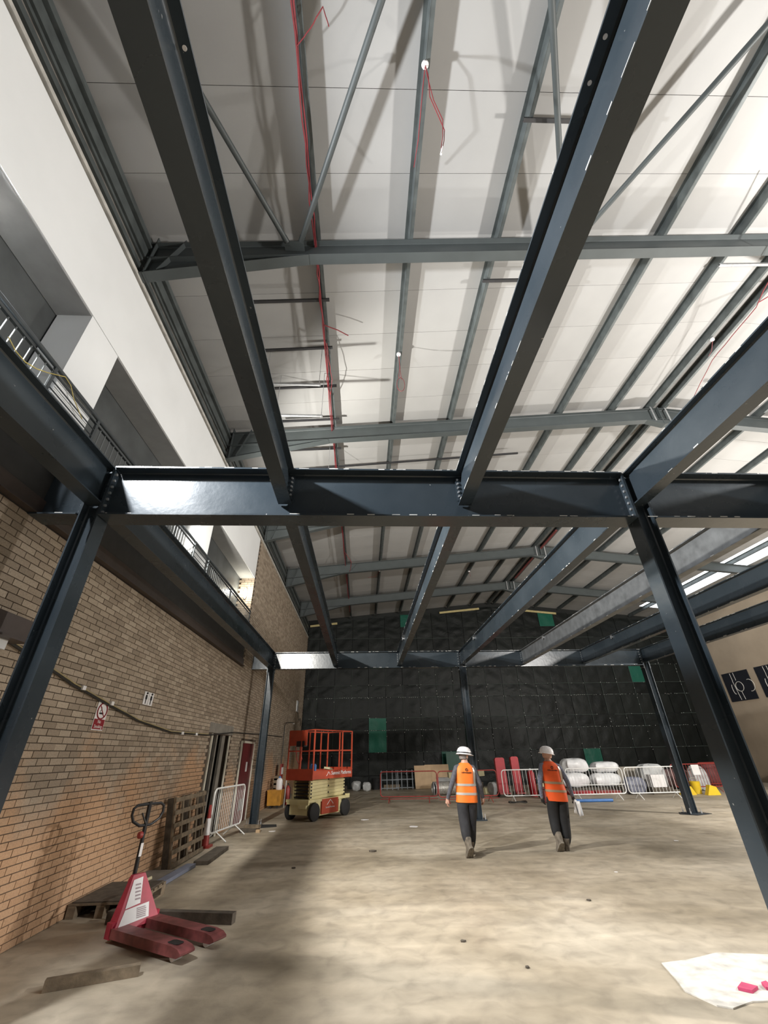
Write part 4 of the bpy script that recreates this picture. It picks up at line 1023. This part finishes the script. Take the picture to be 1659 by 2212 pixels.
tag(MB().box((4.15, 24.9, .30), (.75, .5, .52)).box((4.15, 24.9, .575), (.79, .54, .03)).build('white_carton', M_WPLAST), 'white carton standing in front of the plywood', 'carton')
t = thing('foil_duct', 'coiled silver flexible duct lying behind the red barrier', 'duct', (0, 0, 0))
rs = []; ps = []
for k in range(49): ps.append((3.25+1.8*k/48, 22.6+.25*math.sin(k*.06), .27)); rs.append(.25+(.018 if k % 2 else -.006))
MB().tube(ps, rs, 18, cap=False).build('hose', M_DUCT, t, smooth=False)
MB().lathe([(.19, -.02), (.265, -.02), (.265, .02), (.19, .02)], 20, (3.24, 22.6, .27), rot=(0, R(90), 0)).build('collar', M_GALV, t, smooth=True)
MB().lathe([(.02, 0), (.235, 0), (.235, .01), (.02, .01)], 20, (3.30, 22.6, .27), rot=(0, R(90), 0)).build('dark_bore', M_BLACK, t)
for k, (x, y, s, lb) in enumerate(((-.35, 26.6, .55, 'clear plastic bag crumpled by the black sheeting, left one'), (.2, 26.3, .5, 'clear plastic bag crumpled by the black sheeting, right one'))):
    blob('plastic_bag', (x, y, 0), (s, s*.8, s*.8), M_GREYP, lb, 'bag', 30+k)
tag(MB().box((-1.6, 26.7, .12), (1.5, .4, .24)).build('timber_baulk', M_WOODD), 'dark timber baulk lying by the black sheeting right of the lift', 'timber')
tag(MB().box((1.6, 27.5, .10), (.9, .3, .20)).build('timber_baulk', M_WOOD), 'pale timber baulk lying left of the metal frames', 'timber')
tag(MB().lathe([(.20, 0), (.24, .5), (.25, .52)], 14, (.72, 27.3, 0)).build('black_bucket', M_RUBBER, smooth=True), 'black bucket by the black sheeting', 'bucket')
lean('green_board', 5.3, 27.3, 1.05, 1.70, mat('dark_green_board', (.012, .07, .045), .5), 'dark green board standing behind the left worker', 'board', tilt=-3)
# red padded trolley posts between the workers
def pad(x, y, h, w_, label, tilt=0):
    t = thing('red_pad', label, 'pad', (x, y, 0)); t.rotation_euler = (R(-3), R(tilt), 0)
    p = MB(); rr = .08; pts = []
    for (cx, cz, a0) in ((w_/2-rr, h-rr, 0), (-w_/2+rr, h-rr, 90)):
        for k in range(5): a = R(a0+90*k/4); pts.append((cx+rr*math.cos(a), cz+rr*math.sin(a)))
    pts += [(-w_/2, .16), (w_/2, .16)]
    p.prism(pts, (-.10, .10), 1); p.build('cushion', M_REDPAD, t)
    MB().box((0, -.12, .13), (w_+.06, .40, .05)).build('foot_plate', M_REDPAINT, t)
    for s in (-1, 1): MB().lathe([(.03, -.03), (.10, -.03), (.10, .03), (.03, .03)], 14, (s*(w_/2+.03), 0, .105), rot=(0, R(90), 0)).build('wheel', M_RUBBER, t, smooth=True)
pad(6.05, 21.1, 1.45, .42, 'wider red padded post between the workers, left one'); pad(6.72, 21.1, 1.48, .34, 'narrower red padded post between the workers, right one')
t = thing('red_cylinder', 'short red cylinder standing right of the red padded posts', 'cylinder', (7.32, 21.0, 0))
MB().lathe([(.14, 0), (.15, .02), (.15, .85), (.08, .95)], 16).build('body', M_REDPAD, t, smooth=True); MB().lathe([(.05, .95), (.05, 1.02)], 10).build('valve', M_GALV, t)
tag(MB().box((0, 0, .12), (1.6, .7, .24), rot=(0, .05, .1)).build('insulation_slab', M_CARD), 'cream insulation slab lying lowest behind the left worker', 'insulation').location = (5.2, 23.2, 0)
tag(MB().box((0, 0, .05), (1.7, .8, .22), rot=(0, -.04, -.08)).build('insulation_slab', M_CARD), 'cream insulation slab lying higher behind the left worker', 'insulation').location = (5.0, 23.6, .72)
tag(MB().box((0, 0, .22), (1.5, .7, .44)).build('dark_crate', M_WOODD), 'dark crate under the upper insulation slab', 'crate').location = (5.0, 23.65, .0)
tag(MB().box((0, 0, 0), (1.3, .6, .10)).build('black_slab', M_BLACK), 'black slab between crate and insulation slab', 'slab').location = (5.0, 23.6, .55)
blob('rubble_bag', (5.95, 22.0, 0), (.7, .5, .5), M_GREYP, 'grey rubble bag between left worker and red posts', 'bag', 41)
blob('rubble_bag', (7.9, 21.2, 0), (.8, .6, .45), M_CARD, 'pale rubble bag behind the right worker', 'bag', 42)
blob('rubble_bag', (7.45, 20.2, 0), (.5, .4, .3), M_WOODD, 'small dark rubble bag by the white barrier between the workers', 'bag', 43)
tag(MB().lathe([(.10, 0), (.12, .02), (.10, .10), (.05, .14), (.05, .40), (.09, .44), (.09, .50)], 14, (6.85, 18.5, 0)).build('barrier_block', mat('dull_red_block', (.20, .05, .045), .7), smooth=True), 'dull red hydrant-like post at the foot of the barrier beside the right worker', 'post')
tag(MB().tube([(5.85+.35*math.cos(a), 18.7+.15*math.sin(a), .03+.02*math.sin(3*a)) for a in [k*.4 for k in range(16)]], .022, 6).build('hose_coil', M_CABLEB, smooth=True), 'black hose coil on the floor under the barrier between the workers', 'hose')
# wrapped bags and boards behind the white barriers
tag(MB().box((10.4, 22.3, .10), (2.6, .9, .20)).build('low_platform', M_WOODD), 'dark low platform under the wrapped bags', 'platform')
tag(MB().box((9.55, 21.5, .06), (1.1, .5, .12)).build('red_tray', M_REDPAD), 'red tray in front of the wrapped bags, left', 'tray')
tag(MB().box((10.72, 21.4, .06), (1.1, .5, .12)).build('red_tray', M_REDPAINT), 'red tray in front of the wrapped bags, right', 'tray')
blob('wrapped_bag', (9.75, 22.3, .20), (1.45, .9, .58), M_WPLAST, 'white wrapped bag at lower left of the stack', 'bag', 51)
blob('wrapped_bag', (11.2, 22.3, .20), (1.45, .9, .54), M_WPLAST, 'white wrapped bag at lower right of the stack', 'bag', 52)
blob('wrapped_bag', (9.95, 22.35, .79), (1.35, .8, .55), M_WPLAST, 'white wrapped bag at upper left of the stack', 'bag', 53)
blob('wrapped_bag', (11.35, 22.35, .76), (1.4, .8, .42), M_WPLAST, 'white wrapped bag at upper right of the stack', 'bag', 54)
blob('blue_grey_sack', (11.75, 20.9, .0), (.95, .6, .62), mat('blue_grey_sack', (.16, .17, .22), .5, var=.3, bump=.5, bscale=6), 'dark blue-grey sack in front of the wrapped bags', 'sack', 55)
tag(MB().tube([(7.9, 18.35, .05), (9.3, 18.25, .05)], .05, 8).build('blue_tube', M_BLUE, smooth=True), 'blue tube on the floor in front of the wrapped bags', 'tube')
lean('cement_board', 12.95, 22.9, 1.3, .95, mat('grey_board', (.32, .29, .24), .8), 'grey board leaning behind the barrier at the far right column', 'board')
tag(MB().box((12.7, 20.75, .475), (.6, .4, .45)).build('white_carton', M_LABEL), 'white carton behind the barrier left of the grey sheeting bag', 'carton')
tag(MB().box((12.75, 20.75, .125), (.9, .5, .25)).build('timber_baulk', M_WOODD), 'dark timber baulk under the white carton', 'timber')
blob('sheeting_bag', (13.25, 21.9, 0), (1.35, .8, 1.05), M_GREYP, 'large grey polythene bag left of the far right column', 'bag', 56)
tag(MB().prism([(13.2, 0), (13.75, 0), (13.6, .30), (13.3, .22)], (19.9, 20.2), 1).build('yellow_wedge', M_YELLOW), 'yellow plastic wedge left of the far right column', 'wedge')
t = thing('yellow_bucket', 'yellow plastic bucket right of the far right column', 'bucket', (14.15, 20.4, 0))
MB().lathe([(.16, 0), (.20, .42), (.21, .44)], 16).build('body', M_YELLOW, t, smooth=True); MB().tube([(-.2, 0, .42), (-.1, .05, .56), (.1, .05, .56), (.2, 0, .42)], .01, 5).build('handle', M_GALV, t)
tag(MB().prism([(14.0, 0), (14.55, 0), (14.45, .28), (14.2, .35)], (19.6, 19.8), 1).build('yellow_wedge', M_YELLOW), 'yellow plastic wedge right of the far right column', 'wedge')
blob('dark_sack', (15.1, 23.0, 0), (1.6, .8, .8), mat('brown_sack', (.10, .055, .05), .6, var=.4, bump=.5, bscale=6), 'dark brown sack behind the red notice barrier', 'sack', 57)
blob('clear_bag', (15.35, 21.75, .0), (.85, .5, .95), M_GREYP, 'crumpled clear bag behind the red notice barrier', 'bag', 58)
blob('dark_sack', (17.8, 23.8, 0), (1.8, 1.2, 1.0), mat('red_brown_sack', (.13, .05, .05), .6, var=.4, bump=.5, bscale=6), 'red-brown sack at the right end beside the near column', 'sack', 59)
blob('rubble_heap', (20.3, 21.5, 0), (1.9, 3.0, 1.1), mat('rubble', (.26, .20, .19), .8, var=.5, scale=9, bump=1, bscale=9), 'heap of pinkish rubble against the right wall', 'rubble', 60)

# ------------------------------------------------------------------ foreground floor bits
sp = [(2.73, 5.20), (2.66, 4.90), (2.60, 4.70), (2.69, 4.47), (2.78, 4.42), (3.0, 4.50), (3.2, 4.49), (4.2, 4.4), (4.3, 5.3), (3.8, 5.27), (3.38, 5.36), (3.0, 5.24)]
rn = random.Random(2)
tag(MB().prism(sp, (.001, .010), 2).build('dust_sheet', M_FLOORPALE), 'pale scuffed sheet on the floor in the lower right corner', 'sheet')
tag(MB().prism([(3.02, 4.66), (3.09, 4.60), (3.19, 4.66), (3.12, 4.74)], (.011, .03), 2).build('pink_rag', M_PINK), 'pink rag on the pale sheet, left one', 'rag')
tag(MB().prism([(3.24, 4.64), (3.30, 4.62), (3.33, 4.74), (3.27, 4.72)], (.011, .03), 2).build('pink_rag', M_PINK), 'pink rag on the pale sheet, right one', 'rag')
deb = [(.20, 10.6, .16, M_WOODD, 'dark scrap on the floor left of centre'), (2.95, 7.05, .07, M_WOODD, 'dark crumb on the floor right of centre, middle distance'), (1.05, 5.9, .06, M_WOODD, 'dark crumb on the floor in the foreground centre'), (1.5, 5.25, .05, M_WOODD, 'dark crumb on the floor nearest the camera'), (4.05, 8.4, .07, M_LABEL, 'white scrap on the floor right of the workers'), (6.6, 10.7, .12, M_LABEL, 'white scrap on the floor between the right columns'), (.05, 15.3, .28, M_LABEL, 'white scrap on the floor right of the lift'), (1.35, 13.7, .34, M_LABEL, 'white scrap on the floor left of the left worker'), (-2.35, 13.6, .22, M_LABEL, 'white scrap on the floor beside the far left column'), (-1.2, 9.4, .08, M_WOODD, 'dark crumb on the floor beyond the pallet truck')]
for i, (x, y, s, m_, lb) in enumerate(deb):
    rr_ = random.Random(i); p = [(x+s*.5*rr_.uniform(.6, 1.1)*math.cos(a), y+s*.5*rr_.uniform(.5, 1.1)*math.sin(a)) for a in [k*math.pi*2/7 for k in range(7)]]
    tag(MB().prism(p, (.001, .006+.12*s*(m_ is M_WOODD)), 2).build('floor_scrap', m_), lb, 'scrap')

# ------------------------------------------------------------------ people
def skin_body(name, joints, edges, parent, mats, classify, root='pelvis'):
    me = bpy.data.meshes.new(name); keys = list(joints); idx = {k: i for i, k in enumerate(keys)}
    me.from_pydata([joints[k][0] for k in keys], [(idx[a], idx[b]) for a, b in edges], [])
    o = bpy.data.objects.new(name, me); COL.objects.link(o)
    o.modifiers.new('skin', 'SKIN'); ss = o.modifiers.new('sub', 'SUBSURF'); ss.levels = 2; ss.render_levels = 2
    sv = me.skin_vertices[0].data
    for k in keys:
        r = joints[k][1]; sv[idx[k]].radius = (r, r) if not isinstance(r, tuple) else r
        sv[idx[k]].use_root = (k == root)
    bpy.context.view_layer.update()
    nm = bpy.data.meshes.new_from_object(o.evaluated_get(bpy.context.evaluated_depsgraph_get()))
    bpy.data.objects.remove(o)
    nm.name = name; nm.materials.clear()
    for m_ in mats: nm.materials.append(m_)
    for p in nm.polygons: p.material_index = classify(p.center); p.use_smooth = True
    ob = bpy.data.objects.new(name, nm); COL.objects.link(ob); ob.parent = parent; return ob
def fingers(mb, wrist, d, side, n, mi, curl=.5):
    """palm and five fingers; d: direction along the hand, side: across the palm, n: palm normal"""
    d, side, n = [Vector(v).normalized() for v in (d, side, n)]; wrist = Vector(wrist)
    mb.tube([wrist-d*.02, wrist+d*.03, wrist+d*.085], [.026, .036, .036], 8, mi=mi)
    for k, (off, ln) in enumerate(((-.030, .068), (-.010, .078), (.010, .073), (.028, .058))):
        b = wrist+d*.08+side*off; p1 = b+d*ln*.45+n*curl*.012; p2 = p1+(d*.8+n*curl).normalized()*ln*.33; p3 = p2+(d*.4+n*curl*1.6).normalized()*ln*.28
        mb.tube([b, p1, p2, p3], [.0105, .0098, .009, .007], 6, mi=mi)
    b = wrist+d*.03-side*.032; mb.tube([b, b-side*.022+d*.028+n*.012, b-side*.024+d*.056+n*.022], [.013, .011, .009], 6, mi=mi)
def helmet(t, c, tiltx, tilty, turn, sz=1.0):
    q = Euler((tiltx, tilty, turn)).to_matrix()
    shell = MB().lathe([(.142*sz, -.005), (.138*sz, .045), (.118*sz, .092), (.078*sz, .125), (.03*sz, .136)], 24, c, rot=q, sy=1.16).build('helmet_shell', M_HELMET, t, smooth=True)
    br = MB(); n = 24; vs = []
    for (k1, z) in ((.138, .002), (.158, -.008), (.158, -.014), (.135, -.008)):
        for i in range(n):
            a = 2*math.pi*i/n; ext = .055*max(0, math.sin(a))**2 if k1 > .15 else 0
            vs.append(q @ Vector(((k1*sz)*math.cos(a), (k1*sz*1.16+ext)*math.sin(a), z))+Vector(c))
    br.add(vs, [(j*n+i, j*n+(i+1) % n, (j+1)*n+(i+1) % n, (j+1)*n+i) for j in range(3) for i in range(n)]).build('helmet_brim', M_HELMET, shell, smooth=True)
    return shell, q
def vest(t, rings, m, mr, bands, straps=True, lean=0):
    n = 28; mb = MB(); vs = []
    def ringpt(z, a, grow=0):
        for i in range(len(rings)-1):
            if rings[i][0] <= z <= rings[i+1][0]:
                f = (z-rings[i][0])/(rings[i+1][0]-rings[i][0]); r0, r1 = rings[i], rings[i+1]
                A, B, cx, cy = [r0[k]+(r1[k]-r0[k])*f for k in (1, 2, 3, 4)]; break
        ca, sa = math.cos(a), math.sin(a); e = 2.5
        rr = (abs(ca)**e+abs(sa)**e)**(-1/e)
        fold = 1+.018*math.sin(7*a+z*9)+.012*math.sin(11*a-z*14)
        return Vector((cx+(A*fold+grow)*rr*ca, cy+(B*fold+grow)*rr*sa, z))
    zs = []
    z = rings[0][0]
    while z < rings[-1][0]-1e-6: zs.append(z); z += .03
    zs.append(rings[-1][0])
    for z in zs:
        for i in range(n): vs.append(ringpt(z, 2*math.pi*i/n))
    fs = [(j*n+i, j*n+(i+1) % n, (j+1)*n+(i+1) % n, (j+1)*n+i) for j in range(len(zs)-1) for i in range(n)]
    vo = mb.add(vs, fs).build('vest', m, t, smooth=True)
    for (z0, z1) in bands:
        b = MB(); vs = [ringpt(z0+(z1-z0)*j/2, 2*math.pi*i/n, .005) for j in range(3) for i in range(n)]
        b.add(vs, [(j*n+i, j*n+(i+1) % n, (j+1)*n+(i+1) % n, (j+1)*n+i) for j in range(2) for i in range(n)]).build('reflective_band', mr, vo, smooth=True)
    for s in straps:
        b = MB(); vs = []; zz = [bands[-1][1]+k*(rings[-3][0]-bands[-1][1])/8 for k in range(9)]
        for z in zz:
            for q in (-.10, .10): vs.append(ringpt(z, R(-90)+s*R(48)+q*1.6, .005))
        b.add(vs, [(2*j, 2*j+1, 2*j+3, 2*j+2) for j in range(8)]).build('reflective_strap', mr, vo, smooth=True)
    lg = MB(); c = ringpt(1.385, R(-90), .006)
    lg.tube([c+Vector((.022*math.cos(a), 0, .022*math.sin(a))) for a in [k*math.pi/6 for k in range(12)]], .006, 5, closed=True)
    for k in range(9): 
        x = -.085+.0212*k; p = ringpt(1.335, R(-90)+x/.2*1.05, .006); lg.box(p, (.014, .004, .018+.006*(k % 3 == 1)))
    lg.build('printed_logo', M_BLKPRINT, vo)
    return vo, ringpt
BODY_E = [('pelvis', 'spine'), ('spine', 'chest'), ('chest', 'neckb'), ('neckb', 'neck'), ('neck', 'head'), ('head', 'crown'),
          ('chest', 'shl'), ('shl', 'ell'), ('ell', 'wrl'), ('wrl', 'hal'), ('chest', 'shr'), ('shr', 'elr'), ('elr', 'wrr'), ('wrr', 'har'),
          ('pelvis', 'hil'), ('hil', 'knl'), ('knl', 'anl'), ('anl', 'hel'), ('hel', 'tol'), ('pelvis', 'hir'), ('hir', 'knr'), ('knr', 'anr'), ('anr', 'her'), ('her', 'tor')]
def boot(parent, toe, pitch_, yaw_):
    """work boot pivoted on the ball of the foot; toe: ball position on the floor, pitch_: heel lift in degrees"""
    q = Euler((R(-pitch_), 0, R(yaw_))).to_matrix(); toe = Vector(toe)
    def tr(v): return toe+q @ Vector(v)
    out = [(x_*1.22, y_) for x_, y_ in [(-.040, .085), (-.018, .105), (.018, .105), (.040, .085), (.052, .02), (.044, -.08), (.040, -.16), (.022, -.195), (-.022, -.195), (-.040, -.16), (-.044, -.08), (-.052, .02)]]
    n = len(out)
    sole = MB(); sole.add([tr((x*1.06, y*1.03, 0)) for x, y in out]+[tr((x*1.06, y*1.03, .028)) for x, y in out], [tuple(range(n-1, -1, -1)), tuple(range(n, 2*n))]+[(i, (i+1) % n, n+(i+1) % n, n+i) for i in range(n)])
    u = MB(); levels = [(.028, 1.0, 0, 1.0), (.06, .98, -.005, .97), (.085, .90, -.035, .78), (.11, .86, -.075, .58), (.14, .90, -.100, .52), (.17, .98, -.110, .54), (.195, 1.02, -.112, .56)]
    vs = [tr((x*sx, cy+(y+.045)*sy-.045*(1-0), z)) for (z, sx, cy, sy) in levels for x, y in out]
    u.add(vs, [(j*n+i, j*n+(i+1) % n, (j+1)*n+(i+1) % n, (j+1)*n+i) for j in range(len(levels)-1) for i in range(n)]+[tuple(range((len(levels)-1)*n, len(levels)*n))])
    b_ = u.build('boot', M_BOOT, parent, smooth=True); sole.build('sole', mat('muddy_sole', (.20, .175, .14), .9, var=.4, scale=20), b_)
def person(label, loc, rz, J, jacket, trous, vest_m, refl, rings, bands, straps, head_turn, helm_c, helm_tilt, hands, boots=(), bald=False, lean_=0):
    t = thing('person', label, 'person', loc, rz)
    wl_, wr_ = Vector(J['wrl'][0]), Vector(J['wrr'][0]); kb = min(J['anl'][0][2], J['anr'][0][2])
    al, ar = Vector(J['anl'][0]), Vector(J['anr'][0])
    def classify(c):
        if c.z > J['neckb'][0][2]+.035: return 0
        if (c-Vector(J['hal'][0])).length < .075 or (c-Vector(J['har'][0])).length < .075: return 0 if hands[0] else 3
        if c.z < .12: return 3
        if c.z < .88: 
            for k in ('ell', 'wrl', 'elr', 'wrr'):
                if (c-Vector(J[k][0])).length < .10: return 1
            d = min(abs(c.x-wl_.x), abs(c.x-wr_.x)); 
            if abs(c.x) > .235: return 1
            return 2
        return 1
    body = skin_body('body', J, BODY_E, t, [M_SKIN, jacket, trous, M_BOOT], classify)
    for (bp_, pt, yw) in boots: boot(t, bp_, pt, yw)
    h = MB()
    for s, k0, k1 in ((-1, 'wrl', 'hal'), (1, 'wrr', 'har')):
        w0 = Vector(J[k0][0]); d = (Vector(J[k1][0])-w0); fingers(h, w0+d*.2, d, (0, 1, 0), (-s, 0, 0), 0, .8)
    h.build('hand', M_SKIN if hands[0] else M_BLACK, t, smooth=True)
    vo, rp = vest(t, rings, vest_m, refl, bands, straps)
    # head details
    hc = Vector(J['head'][0]); q = Euler((0, 0, head_turn)).to_matrix()
    f = MB(); f.add([hc+q @ Vector(v) for v in ((-.014, .092, .02), (.014, .092, .02), (.018, .095, -.018), (-.018, .095, -.018), (0, .122, -.014))], [(0, 1, 4), (1, 2, 4), (2, 3, 4), (3, 0, 4)])
    f.build('nose', M_SKIN, t)
    for s in (-1, 1):
        MB().lathe([(.008, -.008), (.026, -.005), (.028, .004), (.014, .009)], 10, hc+q @ Vector((s*.090, -.005, -.005)), rot=q @ Euler((0, R(90)*s, 0)).to_matrix(), sx=1.25).build('ear', M_SKIN, t, smooth=True)
        MB().lathe([(.002, -.010), (.011, -.004), (.011, .004), (.002, .010)], 10, hc+q @ Vector((s*.034, .082, .026)), rot=q @ Euler((R(90), 0, 0)).to_matrix()).build('eye', M_LABEL, t, smooth=True)
    MB().box(hc+q @ Vector((0, .092, -.052)), (.05, .01, .010), rot=q).build('mouth', mat('lips', (.30, .12, .10), .6, var=0), t)
    MB().lathe([(.085, -.055), (.095, -.02), (.098, .03), (.09, .06)], 20, hc+q @ Vector((0, -.018, 0)), rot=q, sy=1.0).build('hair', M_SKIN if bald else M_HAIR, t, smooth=True)
    sh, hq = helmet(t, helm_c, helm_tilt[0], helm_tilt[1], head_turn)
    t.rotation_euler = (0, lean_, rz)
    return t, sh, hq
# left worker: mid-stride, head turned right
JL = dict(pelvis=((0, 0, .95), (.155, .115)), spine=((0, .01, 1.13), (.12, .09)), chest=((0, .01, 1.32), (.165, .115)), neckb=((.0, .01, 1.47), .075), neck=((.01, .025, 1.54), .058), head=((.02, .045, 1.625), (.080, .088)), crown=((.02, .04, 1.715), .075),
          shl=((-.185, 0, 1.41), .066), ell=((-.30, -.06, 1.14), .052), wrl=((-.38, .02, .90), .040), hal=((-.395, .04, .82), .034),
          shr=((.185, 0, 1.41), .066), elr=((.29, -.02, 1.14), .052), wrr=((.37, .12, .92), .040), har=((.385, .15, .84), .034),
          hil=((-.095, 0, .88), .14), knl=((-.075, .03, .53), .115), anl=((-.085, -.11, .27), .098), hel=((-.085, -.17, .19), .040), tol=((-.085, -.23, .07), .030),
          hir=((.095, 0, .88), .14), knr=((.080, .11, .50), .115), anr=((.065, .12, .20), .098), her=((.065, .10, .09), .042), tor=((.065, .23, .06), .030))
RL = [(.83, .215, .145, .0, .0), (.95, .212, .148, 0, 0), (1.10, .200, .140, 0, .005), (1.25, .205, .142, 0, .01), (1.35, .208, .138, 0, .01), (1.42, .185, .122, 0, .01), (1.475, .13, .095, 0, .01), (1.505, .085, .08, .005, .015)]
tL, shL, hqL = person('worker in orange hi-vis vest and grey jacket, striding with head turned right', (2.06, 9.98, 0), R(4), JL, M_JACKET, M_TROUS, M_HIVIS, M_REFL, RL, [(.955, .995), (1.105, 1.145)], (1,), R(-62), (.02, .04, 1.665), (R(-4), 0), (True,), boots=(((-.085, -.24, .002), 52, 4), ((.065, .24, .002), 0, -6)), lean_=R(2))
# dark band round the helmet
bd = MB(); n = 24; vs = []
for (k1, z) in ((.1425, .010), (.1435, .03)):
    for i in range(n): a = 2*math.pi*i/n; vs.append(hqL @ Vector((k1*math.cos(a), k1*1.16*math.sin(a), z))+Vector((.02, .04, 1.665)))
bd.add(vs, [(i, (i+1) % n, n+(i+1) % n, n+i) for i in range(n)]).build('goggle_strap', M_BLKPRINT, shL, smooth=True)
# right worker: facing away, papers in the right hand
JR = dict(pelvis=((.02, 0, .94), (.155, .115)), spine=((.0, .01, 1.12), (.12, .09)), chest=((-.03, .01, 1.31), (.165, .115)), neckb=((-.04, .02, 1.46), .072), neck=((-.045, .045, 1.53), .056), head=((-.045, .075, 1.61), (.078, .086)), crown=((-.045, .075, 1.70), .073),
          shl=((-.215, 0, 1.40), .066), ell=((-.30, -.04, 1.12), .052), wrl=((-.27, .05, .87), .040), hal=((-.255, .07, .79), .034),
          shr=((.155, 0, 1.40), .066), elr=((.275, -.03, 1.15), .052), wrr=((.36, .05, .92), .040), har=((.385, .07, .84), .034),
          hil=((-.075, 0, .88), .14), knl=((-.075, .07, .53), .115), anl=((-.085, -.01, .27), .098), hel=((-.085, -.06, .18), .040), tol=((-.085, -.10, .07), .030),
          hir=((.115, 0, .88), .14), knr=((.120, .05, .50), .115), anr=((.115, .03, .20), .098), her=((.115, .02, .09), .042), tor=((.118, .14, .06), .030))
RR = [(.80, .205, .140, .03, .0), (.95, .212, .148, .015, 0), (1.10, .200, .140, 0, .005), (1.25, .205, .142, -.02, .01), (1.34, .208, .138, -.03, .01), (1.41, .185, .122, -.035, .01), (1.465, .13, .095, -.04, .015), (1.495, .085, .08, -.04, .02)]
tR, shR, hqR = person('worker in red-orange hi-vis vest and black trousers, holding papers', (3.92, 10.12, 0), R(-3), JR, M_JACKETB, M_TROUSB, M_HIVISR_SHADED, M_REFLB, RR, [(.955, .995), (1.095, 1.135)], (1,), R(14), (-.045, .065, 1.645), (R(2), R(6)), (False,), boots=(((-.085, -.10, .002), 46, 6), ((.115, .15, .002), 0, -10)), bald=True, lean_=R(3.4))
# papers held in the right hand of the right worker
t = thing('paper_sheets', 'white papers held in the right hand of the right worker', 'paper', (3.92, 10.12, 0), R(-3)); t.rotation_euler = (0, R(3.4), R(-3))
for k in range(2):
    g = 4; p = MB(); vs = []
    ox, oz = .44+.03*k, .80-.02*k; q = Euler((R(-8), R(16-20*k), R(30+14*k))).to_matrix()
    for j in range(g+1):
        for i in range(g+1):
            u, v = i/g-.5, j/g-.9; vs.append(q @ Vector((u*.22, .02*math.sin(u*5+k)+.012*k, v*.25))+Vector((ox, .08+.012*k, oz)))
    p.add(vs, [(j*(g+1)+i, j*(g+1)+i+1, (j+1)*(g+1)+i+1, (j+1)*(g+1)+i) for j in range(g) for i in range(g)])
    o = p.build('sheet', M_LABEL if k == 0 else mat('printed_paper', (.55, .57, .62), .6), t, smooth=True)
    o.modifiers.new('thick', 'SOLIDIFY').thickness = .001
